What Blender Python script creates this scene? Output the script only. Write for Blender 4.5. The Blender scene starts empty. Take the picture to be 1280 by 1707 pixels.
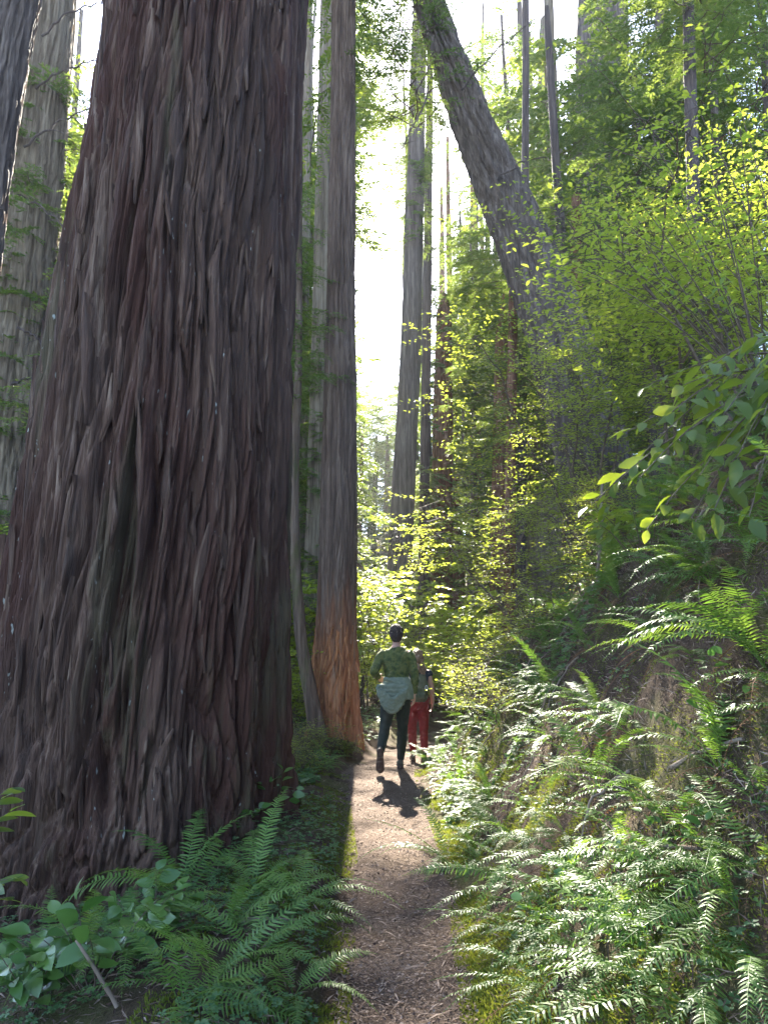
import bpy, math, random
import numpy as np
from mathutils import Vector, Matrix, Euler

# ------------------------------------------------------------------ camera, sky, sun, exposure
SC = bpy.context.scene
COL = SC.collection
PITCH = math.radians(10.0)
CAMZ = 1.55
FPX = 1233.0
cam_d = bpy.data.cameras.new('camera')
cam = bpy.data.objects.new('camera', cam_d)
COL.objects.link(cam)
cam.location = (0, 0, CAMZ)
cam.rotation_euler = (math.pi / 2 + PITCH, 0, 0)
cam_d.sensor_fit = 'VERTICAL'
cam_d.sensor_height = 36.0
cam_d.lens = 26.0
cam_d.clip_start = 0.05
cam_d.clip_end = 2000
SC.camera = cam

_F = Vector((0, math.cos(PITCH), math.sin(PITCH)))
_U = Vector((0, -math.sin(PITCH), math.cos(PITCH)))
_R = Vector((1, 0, 0))
def ray(px, py):
    return _F + _R * ((px - 640.0) / FPX) + _U * ((853.5 - py) / FPX)
def P(px, py, Y):
    d = ray(px, py)
    return Vector((0, 0, CAMZ)) + d * (Y / d.y)
def depth(p):
    return (Vector(p) - Vector((0, 0, CAMZ))).dot(_F)

SUN_DIR = ray(606, 265).normalized()
SUN_EL = math.asin(SUN_DIR.z)
SUN_AZ = math.atan2(SUN_DIR.x, SUN_DIR.y)
world = bpy.data.worlds.new('World')
SC.world = world
world.use_nodes = True
wn = world.node_tree
sky = wn.nodes.new('ShaderNodeTexSky')
sky.sky_type = 'NISHITA'
sky.sun_disc = False
sky.sun_elevation = SUN_EL
sky.sun_rotation = SUN_AZ
sky.air_density = 0.55
sky.ozone_density = 0.6
sky.dust_density = 0.4
bg = wn.nodes['Background']
bg.inputs['Strength'].default_value = 0.135
wn.links.new(sky.outputs[0], bg.inputs['Color'])

sun_d = bpy.data.lights.new('sun', 'SUN')
sun_d.energy = 5.0
sun_d.angle = math.radians(0.5)
sun_d.color = (1.0, 0.93, 0.80)
sun = bpy.data.objects.new('sun', sun_d)
COL.objects.link(sun)
sun.rotation_euler = SUN_DIR.to_track_quat('Z', 'Y').to_euler()
sun.location = (0, 30, 60)

SC.view_settings.view_transform = 'Standard'
SC.view_settings.look = 'None'
SC.view_settings.gamma = 1.0
SC.view_settings.exposure = 3.4
SC.view_settings.use_curve_mapping = False
SC.render.engine = 'CYCLES'
cy = SC.cycles
cy.use_denoising = True
cy.max_bounces = 7
cy.diffuse_bounces = 3
cy.glossy_bounces = 2
cy.transmission_bounces = 4
cy.volume_bounces = 1
cy.transparent_max_bounces = 6
cy.sample_clamp_indirect = 6.0
cy.caustics_reflective = False
cy.caustics_refractive = False

RNG = np.random.default_rng(11)
random.seed(11)
TAU = 2 * math.pi

# ------------------------------------------------------------------ noise
_perm = np.random.default_rng(5).permutation(4096).astype(np.int64)
_grad = np.random.default_rng(6).normal(size=(4096, 3))
_grad /= np.linalg.norm(_grad, axis=1)[:, None]
def perlin(x, y, z, seed=0):
    x, y, z = np.broadcast_arrays(np.asarray(x, float), np.asarray(y, float), np.asarray(z, float))
    xi = np.floor(x).astype(np.int64); yi = np.floor(y).astype(np.int64); zi = np.floor(z).astype(np.int64)
    xf, yf, zf = x - xi, y - yi, z - zi
    u, v, w = [t * t * t * (t * (t * 6 - 15) + 10) for t in (xf, yf, zf)]
    def g(dx, dy, dz):
        h = _perm[(_perm[(_perm[(xi + dx + seed * 131) & 4095] + yi + dy) & 4095] + zi + dz) & 4095]
        gr = _grad[h]
        return gr[..., 0] * (xf - dx) + gr[..., 1] * (yf - dy) + gr[..., 2] * (zf - dz)
    def lerp(a, b, t): return a + (b - a) * t
    x00 = lerp(g(0,0,0), g(1,0,0), u); x10 = lerp(g(0,1,0), g(1,1,0), u)
    x01 = lerp(g(0,0,1), g(1,0,1), u); x11 = lerp(g(0,1,1), g(1,1,1), u)
    return lerp(lerp(x00, x10, v), lerp(x01, x11, v), w) * 1.5
def sstep(a, b, x):
    t = np.clip((x - a) / (b - a), 0, 1)
    return t * t * (3 - 2 * t)

# ------------------------------------------------------------------ mesh helpers
def mk_mesh(name, V, F, mats=(), midx=None, smooth=False):
    """V (n,3); F a list of int arrays, each (k, corners)."""
    V = np.asarray(V, dtype=np.float32)
    F = [np.asarray(f, dtype=np.int32) for f in F if len(f)]
    me = bpy.data.meshes.new(name)
    me.vertices.add(len(V)); me.vertices.foreach_set('co', V.ravel())
    nl = sum(f.size for f in F); npoly = sum(len(f) for f in F)
    me.loops.add(nl); me.polygons.add(npoly)
    me.loops.foreach_set('vertex_index', np.concatenate([f.ravel() for f in F]))
    starts, o = [], 0
    for f in F:
        k = f.shape[1]
        starts.append(o + np.arange(len(f)) * k); o += f.size
    me.polygons.foreach_set('loop_start', np.concatenate(starts).astype(np.int32))
    if midx is not None:
        me.polygons.foreach_set('material_index', np.concatenate([np.asarray(m, np.int32) for m in midx]))
    me.polygons.foreach_set('use_smooth', np.full(npoly, smooth))
    for m in mats: me.materials.append(m)
    me.update(calc_edges=True)
    return me

def tag(o, label=None, cat=None, group=None, kind=None):
    if label: o['label'] = label
    if cat: o['category'] = cat
    if group: o['group'] = group
    if kind: o['kind'] = kind
    return o
def obj(name, me, parent=None, loc=None, mat=None):
    o = bpy.data.objects.new(name, me)
    COL.objects.link(o)
    if parent is not None: o.parent = parent
    if loc is not None: o.location = loc
    if mat is not None and me is not None: me.materials.append(mat)
    return o
def thing(name, loc, label, cat, group=None):
    o = obj(name, None, None, loc)
    o.empty_display_size = 0.2
    return tag(o, label, cat, group)

class Geo:
    """collects vertices and faces of one mesh, each batch with a material index"""
    def __init__(s): s.V=[]; s.F=[]; s.M=[]; s.n=0
    def add(s, V, F, m=0):
        V = np.asarray(V, float).reshape(-1, 3)
        for f in F:
            f = np.asarray(f, int)
            if len(f): s.F.append(f + s.n); s.M.append(np.full(len(f), m))
        s.V.append(V); s.n += len(V)
    def mesh(s, name, mats=(), smooth=False):
        return mk_mesh(name, np.concatenate(s.V), s.F, mats, s.M, smooth)
    def tube(s, pts, rad, n=5, m=0, cap=True):
        pts = np.asarray(pts, float); k = len(pts)
        rad = np.broadcast_to(np.asarray(rad, float), (k,))
        T = np.gradient(pts, axis=0); T /= np.linalg.norm(T, axis=1)[:, None] + 1e-9
        ref = np.array([0.31, 0.12, 0.94]) if abs(T[:, 2]).mean() < 0.8 else np.array([1.0, 0.1, 0.05])
        A = np.cross(T, ref); A /= np.linalg.norm(A, axis=1)[:, None] + 1e-9
        B = np.cross(T, A)
        th = np.arange(n) / n * TAU
        V = pts[:, None] + rad[:, None, None] * (np.cos(th)[None, :, None] * A[:, None] + np.sin(th)[None, :, None] * B[:, None])
        i = np.arange(k - 1)[:, None] * n; j = np.arange(n)[None, :]; j2 = (j + 1) % n
        q = np.stack([i + j, i + j2, i + n + j2, i + n + j], -1).reshape(-1, 4)
        s.add(V.reshape(-1, 3), [q], m)

def frames(X, N):
    """orthonormal frames from direction X and approximate normal N (arrays)"""
    X = X / (np.linalg.norm(X, axis=1)[:, None] + 1e-9)
    Y = np.cross(N, X); Y /= np.linalg.norm(Y, axis=1)[:, None] + 1e-9
    return X, Y, np.cross(X, Y)
def scatter(tv, tf, pos, X, N, s):
    X, Y, Z = frames(np.asarray(X, float), np.asarray(N, float))
    s = np.broadcast_to(np.asarray(s, float), (len(pos),))
    V = pos[:, None] + s[:, None, None] * (tv[None, :, 0:1] * X[:, None] + tv[None, :, 1:2] * Y[:, None] + tv[None, :, 2:3] * Z[:, None])
    F = [(f[None] + (np.arange(len(pos)) * len(tv))[:, None, None]).reshape(-1, f.shape[1]) for f in tf]
    return V.reshape(-1, 3), F
def mat_from(loc, X, N, s=1.0):
    x, y, z = frames(np.asarray([X], float), np.asarray([N], float))
    M = Matrix(((x[0,0], y[0,0], z[0,0]), (x[0,1], y[0,1], z[0,1]), (x[0,2], y[0,2], z[0,2])))
    return Matrix.Translation(Vector(loc)) @ M.to_4x4() @ Matrix.Scale(s, 4)
def rdir(n, rng=RNG):
    v = rng.normal(size=(n, 3)); return v / np.linalg.norm(v, axis=1)[:, None]
def az(a): return np.stack([np.cos(a), np.sin(a), np.zeros_like(a)], -1)

# ------------------------------------------------------------------ materials
def new_mat(name):
    m = bpy.data.materials.new(name); m.use_nodes = True
    nt = m.node_tree; nt.nodes.clear()
    return m, nt, nt.nodes.new('ShaderNodeOutputMaterial')
def ramp(nt, fac, cols, pos=None):
    r = nt.nodes.new('ShaderNodeValToRGB')
    e = r.color_ramp.elements
    pos = pos or [i / max(1, len(cols) - 1) for i in range(len(cols))]
    while len(e) < len(cols): e.new(0.5)
    for i, (c, p) in enumerate(zip(cols, pos)):
        e[i].position = p; e[i].color = (*c, 1)
    nt.links.new(fac, r.inputs[0])
    return r.outputs[0]
def mathn(nt, op, a, b=None):
    n = nt.nodes.new('ShaderNodeMath'); n.operation = op
    for i, v in enumerate((a, b)):
        if v is None: continue
        if isinstance(v, (int, float)): n.inputs[i].default_value = v
        else: nt.links.new(v, n.inputs[i])
    return n.outputs[0]
def mixc(nt, fac, a, b, mode='MIX'):
    n = nt.nodes.new('ShaderNodeMix'); n.data_type = 'RGBA'; n.blend_type = mode
    for s, v in ((n.inputs[0], fac), (n.inputs[6], a), (n.inputs[7], b)):
        if isinstance(v, (int, float)): s.default_value = v
        elif isinstance(v, tuple): s.default_value = (*v, 1)
        else: nt.links.new(v, s)
    return n.outputs[2]
def noise(nt, scale, detail=4, mapping=None, rough=0.55, coord='Object'):
    tc = nt.nodes.new('ShaderNodeTexCoord'); v = tc.outputs[coord]
    if mapping:
        mp = nt.nodes.new('ShaderNodeMapping'); mp.inputs['Scale'].default_value = mapping
        nt.links.new(v, mp.inputs[0]); v = mp.outputs[0]
    n = nt.nodes.new('ShaderNodeTexNoise')
    n.inputs['Scale'].default_value = scale; n.inputs['Detail'].default_value = detail
    n.inputs['Roughness'].default_value = rough
    nt.links.new(v, n.inputs['Vector'])
    return n.outputs['Fac']
def bump(nt, h, strength, dist):
    b = nt.nodes.new('ShaderNodeBump'); b.inputs['Strength'].default_value = strength
    b.inputs['Distance'].default_value = dist
    nt.links.new(h, b.inputs['Height']); return b.outputs[0]
def principled(nt, col, rough=0.8, spec=0.3, normal=None):
    p = nt.nodes.new('ShaderNodeBsdfPrincipled')
    if isinstance(col, tuple): p.inputs['Base Color'].default_value = (*col, 1)
    else: nt.links.new(col, p.inputs['Base Color'])
    p.inputs['Roughness'].default_value = rough
    p.inputs['Specular IOR Level'].default_value = spec
    if normal is not None: nt.links.new(normal, p.inputs['Normal'])
    return p
def leaf_mat(name, cols, tcols, rough=0.45, spec=0.4, trans=0.45, obj_w=0.6, isl_w=0.5):
    m, nt, out = new_mat(name)
    oi = nt.nodes.new('ShaderNodeObjectInfo'); ge = nt.nodes.new('ShaderNodeNewGeometry')
    f = mathn(nt, 'FRACT', mathn(nt, 'ADD', mathn(nt, 'MULTIPLY', oi.outputs['Random'], obj_w),
                                 mathn(nt, 'MULTIPLY', ge.outputs['Random Per Island'], isl_w)))
    p = principled(nt, ramp(nt, f, cols), rough, spec)
    t = nt.nodes.new('ShaderNodeBsdfTranslucent'); nt.links.new(ramp(nt, f, tcols), t.inputs[0])
    mx = nt.nodes.new('ShaderNodeMixShader'); mx.inputs[0].default_value = trans
    nt.links.new(p.outputs[0], mx.inputs[1]); nt.links.new(t.outputs[0], mx.inputs[2])
    nt.links.new(mx.outputs[0], out.inputs[0])
    return m
def bark_mat(name, cols, spots=0.0, zs=0.07, moss=None, fine=60.0, base=None, ax=2, stain=None):
    m, nt, out = new_mat(name)
    mp3 = lambda v: (1, 1, v) if ax == 2 else (v, 1, 1)
    a = noise(nt, 9.0, 6, mp3(zs)); b = noise(nt, 30.0, 5, mp3(0.05)); c = noise(nt, 1.1, 3, mp3(0.5))
    f = mathn(nt, 'ADD', mathn(nt, 'MULTIPLY', a, 0.55), mathn(nt, 'MULTIPLY', b, 0.45))
    col = ramp(nt, f, cols, [0.36, 0.46, 0.54, 0.65])
    if base:
        low = ramp(nt, f, base, [0.30, 0.44, 0.56, 0.70])
        tc = nt.nodes.new('ShaderNodeTexCoord'); sx = nt.nodes.new('ShaderNodeSeparateXYZ'); nt.links.new(tc.outputs['Object'], sx.inputs[0])
        hgt = mathn(nt, 'ADD', mathn(nt, 'MULTIPLY', sx.outputs['Z'], 0.22), mathn(nt, 'MULTIPLY', a, 0.9))
        col = mixc(nt, ramp(nt, hgt, [(1, 1, 1), (0, 0, 0)], [0.62, 1.15]), col, low)
    col = mixc(nt, mathn(nt, 'MULTIPLY', c, 0.55), col, mixc(nt, 0.6, col, cols[3]))
    if stain:
        st = noise(nt, 1.3, 3, mp3(0.22)); col = mixc(nt, mathn(nt, 'MULTIPLY', ramp(nt, st, [(0,0,0), (1,1,1)], [0.46, 0.62]), 0.62), col, stain)
        s2 = noise(nt, 2.6, 4, mp3(0.12)); col = mixc(nt, mathn(nt, 'MULTIPLY', ramp(nt, s2, [(0,0,0), (1,1,1)], [0.60, 0.68]), 0.45), col, (0.085, 0.080, 0.040))
    if spots:
        sp = noise(nt, 26.0, 2, (1, 1, 0.35)); big = noise(nt, 2.2, 2, (1, 1, 0.25))
        k = mathn(nt, 'MULTIPLY', ramp(nt, sp, [(0,0,0), (1,1,1)], [0.70, 0.74]), ramp(nt, big, [(0,0,0), (1,1,1)], [0.52, 0.62]))
        col = mixc(nt, mathn(nt, 'MULTIPLY', k, spots), col, (0.42, 0.44, 0.38))
    if moss:
        g = noise(nt, 3.5, 4, (1, 1, 0.4))
        col = mixc(nt, mathn(nt, 'MULTIPLY', ramp(nt, g, [(0,0,0), (1,1,1)], [0.55, 0.7]), 0.7), col, moss)
    h = mathn(nt, 'ADD', noise(nt, fine, 5, mp3(0.07), 0.65), mathn(nt, 'MULTIPLY', b, 0.8))
    p = principled(nt, col, 0.85, 0.25, bump(nt, h, 1.0, 0.03))
    nt.links.new(p.outputs[0], out.inputs[0])
    return m
def plain_mat(name, cols, scale=20, rough=0.8, spec=0.25, bs=0.3, bd=0.005, mapping=None, island=False):
    m, nt, out = new_mat(name)
    f = noise(nt, scale, 5, mapping)
    if island:
        ge = nt.nodes.new('ShaderNodeNewGeometry'); f = ge.outputs['Random Per Island']
    p = principled(nt, ramp(nt, f, cols, None if island else [0.3 + 0.4 * i / max(1, len(cols) - 1) for i in range(len(cols))]), rough, spec,
                   None if island else bump(nt, f, bs, bd))
    nt.links.new(p.outputs[0], out.inputs[0]); return m

M = {}
M['giant_bark'] = bark_mat('giant_bark', [(0.012, 0.0050, 0.0032), (0.036, 0.0155, 0.0095), (0.080, 0.040, 0.0245), (0.20, 0.135, 0.092)], spots=0.8, zs=0.03, stain=(0.050, 0.014, 0.007))
M['giant_strip'] = bark_mat('giant_strip', [(0.012, 0.0050, 0.0032), (0.036, 0.0155, 0.0095), (0.080, 0.040, 0.0245), (0.20, 0.135, 0.092)], ax=0, zs=0.03)
M['red_bark'] = bark_mat('red_bark', [(0.045, 0.018, 0.010), (0.11, 0.045, 0.023), (0.18, 0.085, 0.045), (0.25, 0.15, 0.095)])
M['splinter_bark'] = bark_mat('splinter_bark', [(0.030, 0.018, 0.012), (0.075, 0.045, 0.030), (0.13, 0.085, 0.058), (0.20, 0.145, 0.105)], base=[(0.09, 0.028, 0.010), (0.24, 0.080, 0.026), (0.42, 0.17, 0.06), (0.52, 0.30, 0.15)])
M['splinter_strip'] = bark_mat('splinter_strip', [(0.09, 0.028, 0.010), (0.24, 0.080, 0.026), (0.42, 0.17, 0.06), (0.52, 0.30, 0.15)], ax=0)
M['grey_bark'] = bark_mat('grey_bark', [(0.030, 0.022, 0.018), (0.070, 0.050, 0.040), (0.12, 0.090, 0.072), (0.20, 0.16, 0.13)], zs=0.05)
M['pale_bark'] = bark_mat('pale_bark', [(0.05, 0.034, 0.021), (0.11, 0.080, 0.052), (0.18, 0.14, 0.095), (0.26, 0.21, 0.15)], zs=0.04)
M['dark_bark'] = bark_mat('dark_bark', [(0.03, 0.022, 0.02), (0.055, 0.04, 0.035), (0.085, 0.062, 0.052), (0.13, 0.10, 0.085)], zs=0.06)
M['mossy_bark'] = bark_mat('mossy_bark', [(0.03, 0.018, 0.011), (0.075, 0.046, 0.028), (0.125, 0.082, 0.052), (0.19, 0.14, 0.10)], moss=(0.07, 0.08, 0.02))
M['twig'] = plain_mat('twig', [(0.06, 0.04, 0.028), (0.14, 0.10, 0.07)], 30)
M['fern'] = leaf_mat('fern', [(0.06, 0.12, 0.022), (0.10, 0.175, 0.034), (0.14, 0.215, 0.042)], [(0.10, 0.20, 0.02), (0.18, 0.30, 0.03), (0.26, 0.36, 0.04)], 0.48, 0.35, 0.40, 0.75, 0.25)
M['dead_fern'] = leaf_mat('dead_fern', [(0.10, 0.045, 0.02), (0.17, 0.085, 0.04), (0.22, 0.13, 0.07)], [(0.18, 0.07, 0.02), (0.26, 0.12, 0.04)], 0.8, 0.15, 0.3)
M['needle'] = leaf_mat('needle', [(0.030, 0.062, 0.026), (0.05, 0.09, 0.035), (0.075, 0.115, 0.04)], [(0.13, 0.19, 0.03), (0.22, 0.29, 0.045), (0.32, 0.37, 0.06)], 0.5, 0.35, 0.45, 0.3, 0.7)
M['small_leaf'] = leaf_mat('small_leaf', [(0.05, 0.085, 0.022), (0.075, 0.12, 0.03), (0.11, 0.15, 0.035)], [(0.30, 0.36, 0.035), (0.42, 0.48, 0.05), (0.52, 0.54, 0.065)], 0.4, 0.45, 0.6, 0.3, 0.7)
M['bright_leaf'] = leaf_mat('bright_leaf', [(0.07, 0.12, 0.025), (0.10, 0.16, 0.03), (0.13, 0.18, 0.04)], [(0.36, 0.46, 0.035), (0.46, 0.55, 0.05), (0.55, 0.58, 0.07)], 0.45, 0.4, 0.58, 0.5, 0.5)
M['big_leaf'] = leaf_mat('big_leaf', [(0.045, 0.085, 0.016), (0.075, 0.12, 0.022), (0.105, 0.145, 0.028)], [(0.22, 0.30, 0.02), (0.32, 0.40, 0.03), (0.40, 0.44, 0.04)], 0.42, 0.38, 0.5, 0.8, 0.2)
M['salal_leaf'] = leaf_mat('salal_leaf', [(0.05, 0.11, 0.022), (0.075, 0.145, 0.030), (0.105, 0.17, 0.036)], [(0.08, 0.20, 0.03), (0.14, 0.27, 0.04)], 0.30, 0.5, 0.28, 0.8, 0.2)
M['sorrel'] = leaf_mat('sorrel', [(0.04, 0.095, 0.035), (0.06, 0.13, 0.045), (0.10, 0.16, 0.06)], [(0.14, 0.26, 0.03), (0.22, 0.34, 0.05)], 0.55, 0.35, 0.4, 0, 1.0)
M['moss'] = leaf_mat('moss', [(0.055, 0.085, 0.016), (0.09, 0.12, 0.022), (0.14, 0.155, 0.030)], [(0.20, 0.24, 0.02), (0.30, 0.32, 0.04)], 0.9, 0.1, 0.35, 0, 1.0)
M['litter'] = plain_mat('litter', [(0.045, 0.026, 0.018), (0.10, 0.062, 0.043), (0.17, 0.115, 0.082), (0.27, 0.20, 0.155)], island=True, rough=0.9)
M['dead_wood'] = plain_mat('dead_wood', [(0.12, 0.085, 0.06), (0.26, 0.20, 0.15)], 14, 0.9, 0.15, 0.6, 0.01, (1, 1, 0.2))
def ground_mat(name, a, b, c, moss, mw, fine=55):
    m, nt, out = new_mat(name)
    n1 = noise(nt, 2.4, 6); n2 = noise(nt, fine, 5, None, 0.7); n3 = noise(nt, 1.1, 4)
    f = mathn(nt, 'ADD', mathn(nt, 'MULTIPLY', n1, 0.5), mathn(nt, 'MULTIPLY', n2, 0.5))
    col = ramp(nt, f, [a, b, c], [0.34, 0.5, 0.66])
    col = mixc(nt, mathn(nt, 'MULTIPLY', ramp(nt, n3, [(0,0,0), (1,1,1)], [0.48, 0.6]), mw), col, moss)
    p = principled(nt, col, 0.95, 0.1, bump(nt, n2, 1.0, 0.03))
    nt.links.new(p.outputs[0], out.inputs[0]); return m
M['ground'] = ground_mat('ground', (0.028, 0.018, 0.012), (0.075, 0.048, 0.032), (0.14, 0.095, 0.062), (0.075, 0.085, 0.02), 0.55)
M['path'] = ground_mat('path', (0.055, 0.036, 0.026), (0.120, 0.082, 0.060), (0.21, 0.155, 0.118), (0.085, 0.060, 0.042), 0.4, 75)

# ------------------------------------------------------------------ terrain
_PY = [-40, 0, 3.4, 5.5, 7.5, 9, 11, 12.5, 14, 17, 22, 30, 60, 200]
_PC = [0.1, 0.08, 0.09, 0.12, 0.03, -0.03, 0.10, 0.40, 0.85, 2.0, 4.5, 8.0, 20, 60]
_PH = [0.3, 0.24, 0.25, 0.32, 0.38, 0.41, 0.42, 0.42, 0.42, 0.42, 0.42, 0.42, 0.42, 0.42]
def pcx(y): return np.interp(y, _PY, _PC)
def phw(y): return np.interp(y, _PY, _PH)
def gz(x, y):
    x = np.asarray(x, float); y = np.asarray(y, float)
    cx, hw = pcx(y), phw(y)
    d = np.maximum(x - (cx + hw), 0)
    zr = np.interp(d, [0, 0.10, 0.32, 0.8, 1.5, 2.3, 3.2, 6, 12, 60, 300], [0, 0.02, 0.13, 0.72, 1.66, 2.45, 3.05, 4.7, 7.3, 17, 42])
    zr = zr * (1 + 0.22 * (1 - sstep(6.0, 8.8, y)) * sstep(0.5, 1.6, d) * (1 - sstep(4, 9, d)))
    e = np.maximum((cx - hw) - x, 0)
    nr = 1 - sstep(6.5, 9.5, y)
    zl_near = np.interp(e, [0, 0.12, 0.35, 0.8, 1.4, 2.0, 8], [0, 0.03, 0.13, 0.10, -0.06, -0.24, -0.3])
    zl_far = np.interp(e, [0, 0.3, 1.0, 3, 10, 300], [0, 0.05, 0.06, -0.1, -0.4, -1.0])
    zl = zl_near * nr + zl_far * (1 - nr)
    off = sstep(0.0, 0.5, d + e)
    bumpy = perlin(x * 1.7, y * 1.7, 0.5, 3) * 0.09 + perlin(x * 5, y * 5, 1.5, 4) * 0.04 + perlin(x * 13, y * 13, 2.5, 4) * 0.014
    z = zr + zl + bumpy * off * (0.5 + 0.9 * sstep(0.2, 1.0, d)) + perlin(x * 3, y * 3, 9.5, 7) * 0.012
    hill = sstep(22, 110, y) * 17 + sstep(110, 220, y) * 14
    dip = -0.24 * sstep(9.4, 11.8, y) * (1 - sstep(0.15, 0.7, e)) * (1 - sstep(0.5, 3.0, d))
    return z + hill + dip
def ground_at(px, py, ymin=1.2, ymax=60):
    Y = np.linspace(ymin, ymax, 3000)
    d = ray(px, py)
    t = Y / d.y
    x = d.x * t; z = CAMZ + d.z * t
    k = np.argmax(z < gz(x, Y))
    return Vector((float(x[k]), float(Y[k]), float(gz(x[k], Y[k]))))

def grid_axis(segs):
    out = []
    for a, b, n in segs: out.append(np.linspace(a, b, n, endpoint=False))
    out.append([segs[-1][1]]); return np.concatenate(out)
gx = grid_axis([(-160, -20, 20), (-20, -5, 24), (-5, -2, 24), (-2, 3.2, 130), (3.2, 8, 40), (8, 30, 24), (30, 160, 16)])
gy = grid_axis([(-60, -4, 12), (-4, 1.5, 16), (1.5, 13, 210), (13, 25, 40), (25, 60, 24), (60, 220, 24)])
GX, GY = np.meshgrid(gx, gy, indexing='ij')
GZ = gz(GX, GY)
ni, nj = len(gx), len(gy)
idx = np.arange(ni * nj).reshape(ni, nj)
q = np.stack([idx[:-1, :-1], idx[1:, :-1], idx[1:, 1:], idx[:-1, 1:]], -1).reshape(-1, 4)
g = obj('ground', mk_mesh('ground', np.stack([GX, GY, GZ], -1).reshape(-1, 3), [q], [M['ground']], smooth=True))
tag(g, kind='structure')
# the trodden path, a sheet a little above the ground with a ragged edge
py_ = np.linspace(-6, 24, 520); pu = np.linspace(-1, 1, 25)
PYg, PU = np.meshgrid(py_, pu, indexing='ij')
edge = 1 + perlin(np.sign(PU) * 3.0 + 10, PYg * 2.2, 0.3, 21) * 0.22 + perlin(np.sign(PU) * 5.0, PYg * 7, 0.3, 22) * 0.10
PX = pcx(PYg) + PU * phw(PYg) * edge
PZ = gz(PX, PYg) + 0.006 - 0.012 * np.abs(PU) ** 6 - 0.018 * (1 - PU ** 2) + 0.016
idx = np.arange(PX.size).reshape(PX.shape)
q = np.stack([idx[:-1, :-1], idx[:-1, 1:], idx[1:, 1:], idx[1:, :-1]], -1).reshape(-1, 4)
PZ = np.maximum(PZ, gz(PX, PYg) + 0.004)
pth = obj('path', mk_mesh('path', np.stack([PX, PYg, PZ], -1).reshape(-1, 3), [q[:, ::-1]], [M['path']], smooth=True))
tag(pth, kind='structure')

# ------------------------------------------------------------------ trunks
def bark_disp(th, z, R, seed, amp, fx=1.0):
    """plates and fissures running up the trunk; th, z arrays, R the local radius"""
    tw = perlin(np.cos(th) * R * 1.1, np.sin(th) * R * 1.1, z * 0.40, seed) * 0.10 + perlin(np.cos(th) * R * 3, np.sin(th) * R * 3, z * 1.3, seed + 9) * 0.03
    t2 = th + tw / np.maximum(R, 0.15)
    c, s = np.cos(t2) * R * fx, np.sin(t2) * R * fx
    def pl(f, fz, w, sd):
        n = perlin(c * f, s * f, z * fz * fx, seed + sd)
        return np.clip(np.abs(n) / w, 0, 1) ** 0.65
    h1 = pl(3.6, 0.22, 0.22, 1); h2 = pl(9.5, 0.50, 0.25, 2); h3 = pl(24, 1.3, 0.3, 3)
    f4 = perlin(c * 60, s * 60, z * 3, seed + 4)
    return amp * (0.080 * (h1 - 1) + 0.060 * (h2 - 1) * (0.5 + 0.5 * h1) + 0.028 * (h3 - 1) + 0.008 * f4)

def trunk_mesh(name, zs, cx, cy_, rad, th, seed, amp, fx=1.0, extra=None, mat=None):
    """zs rows (heights), centre and radius per row, th the angles round; returns mesh data in world space minus the base"""
    TH, Z = np.meshgrid(th, zs, indexing='xy')
    R = rad[:, None] + 0 * TH
    D = bark_disp(TH, Z, np.clip(R, 0.1, 2), seed, amp, fx)
    RR = R + D
    if extra is not None: RR = extra(TH, Z, RR)
    X = cx[:, None] + RR * np.cos(TH); Y = cy_[:, None] + RR * np.sin(TH)
    n, k = TH.shape
    idx = np.arange(n * k).reshape(n, k); nx = np.roll(idx, -1, 1)
    q = np.stack([idx[:-1], nx[:-1], nx[1:], idx[1:]], -1).reshape(-1, 4)
    return np.stack([X, Y, Z], -1).reshape(-1, 3), q

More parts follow.
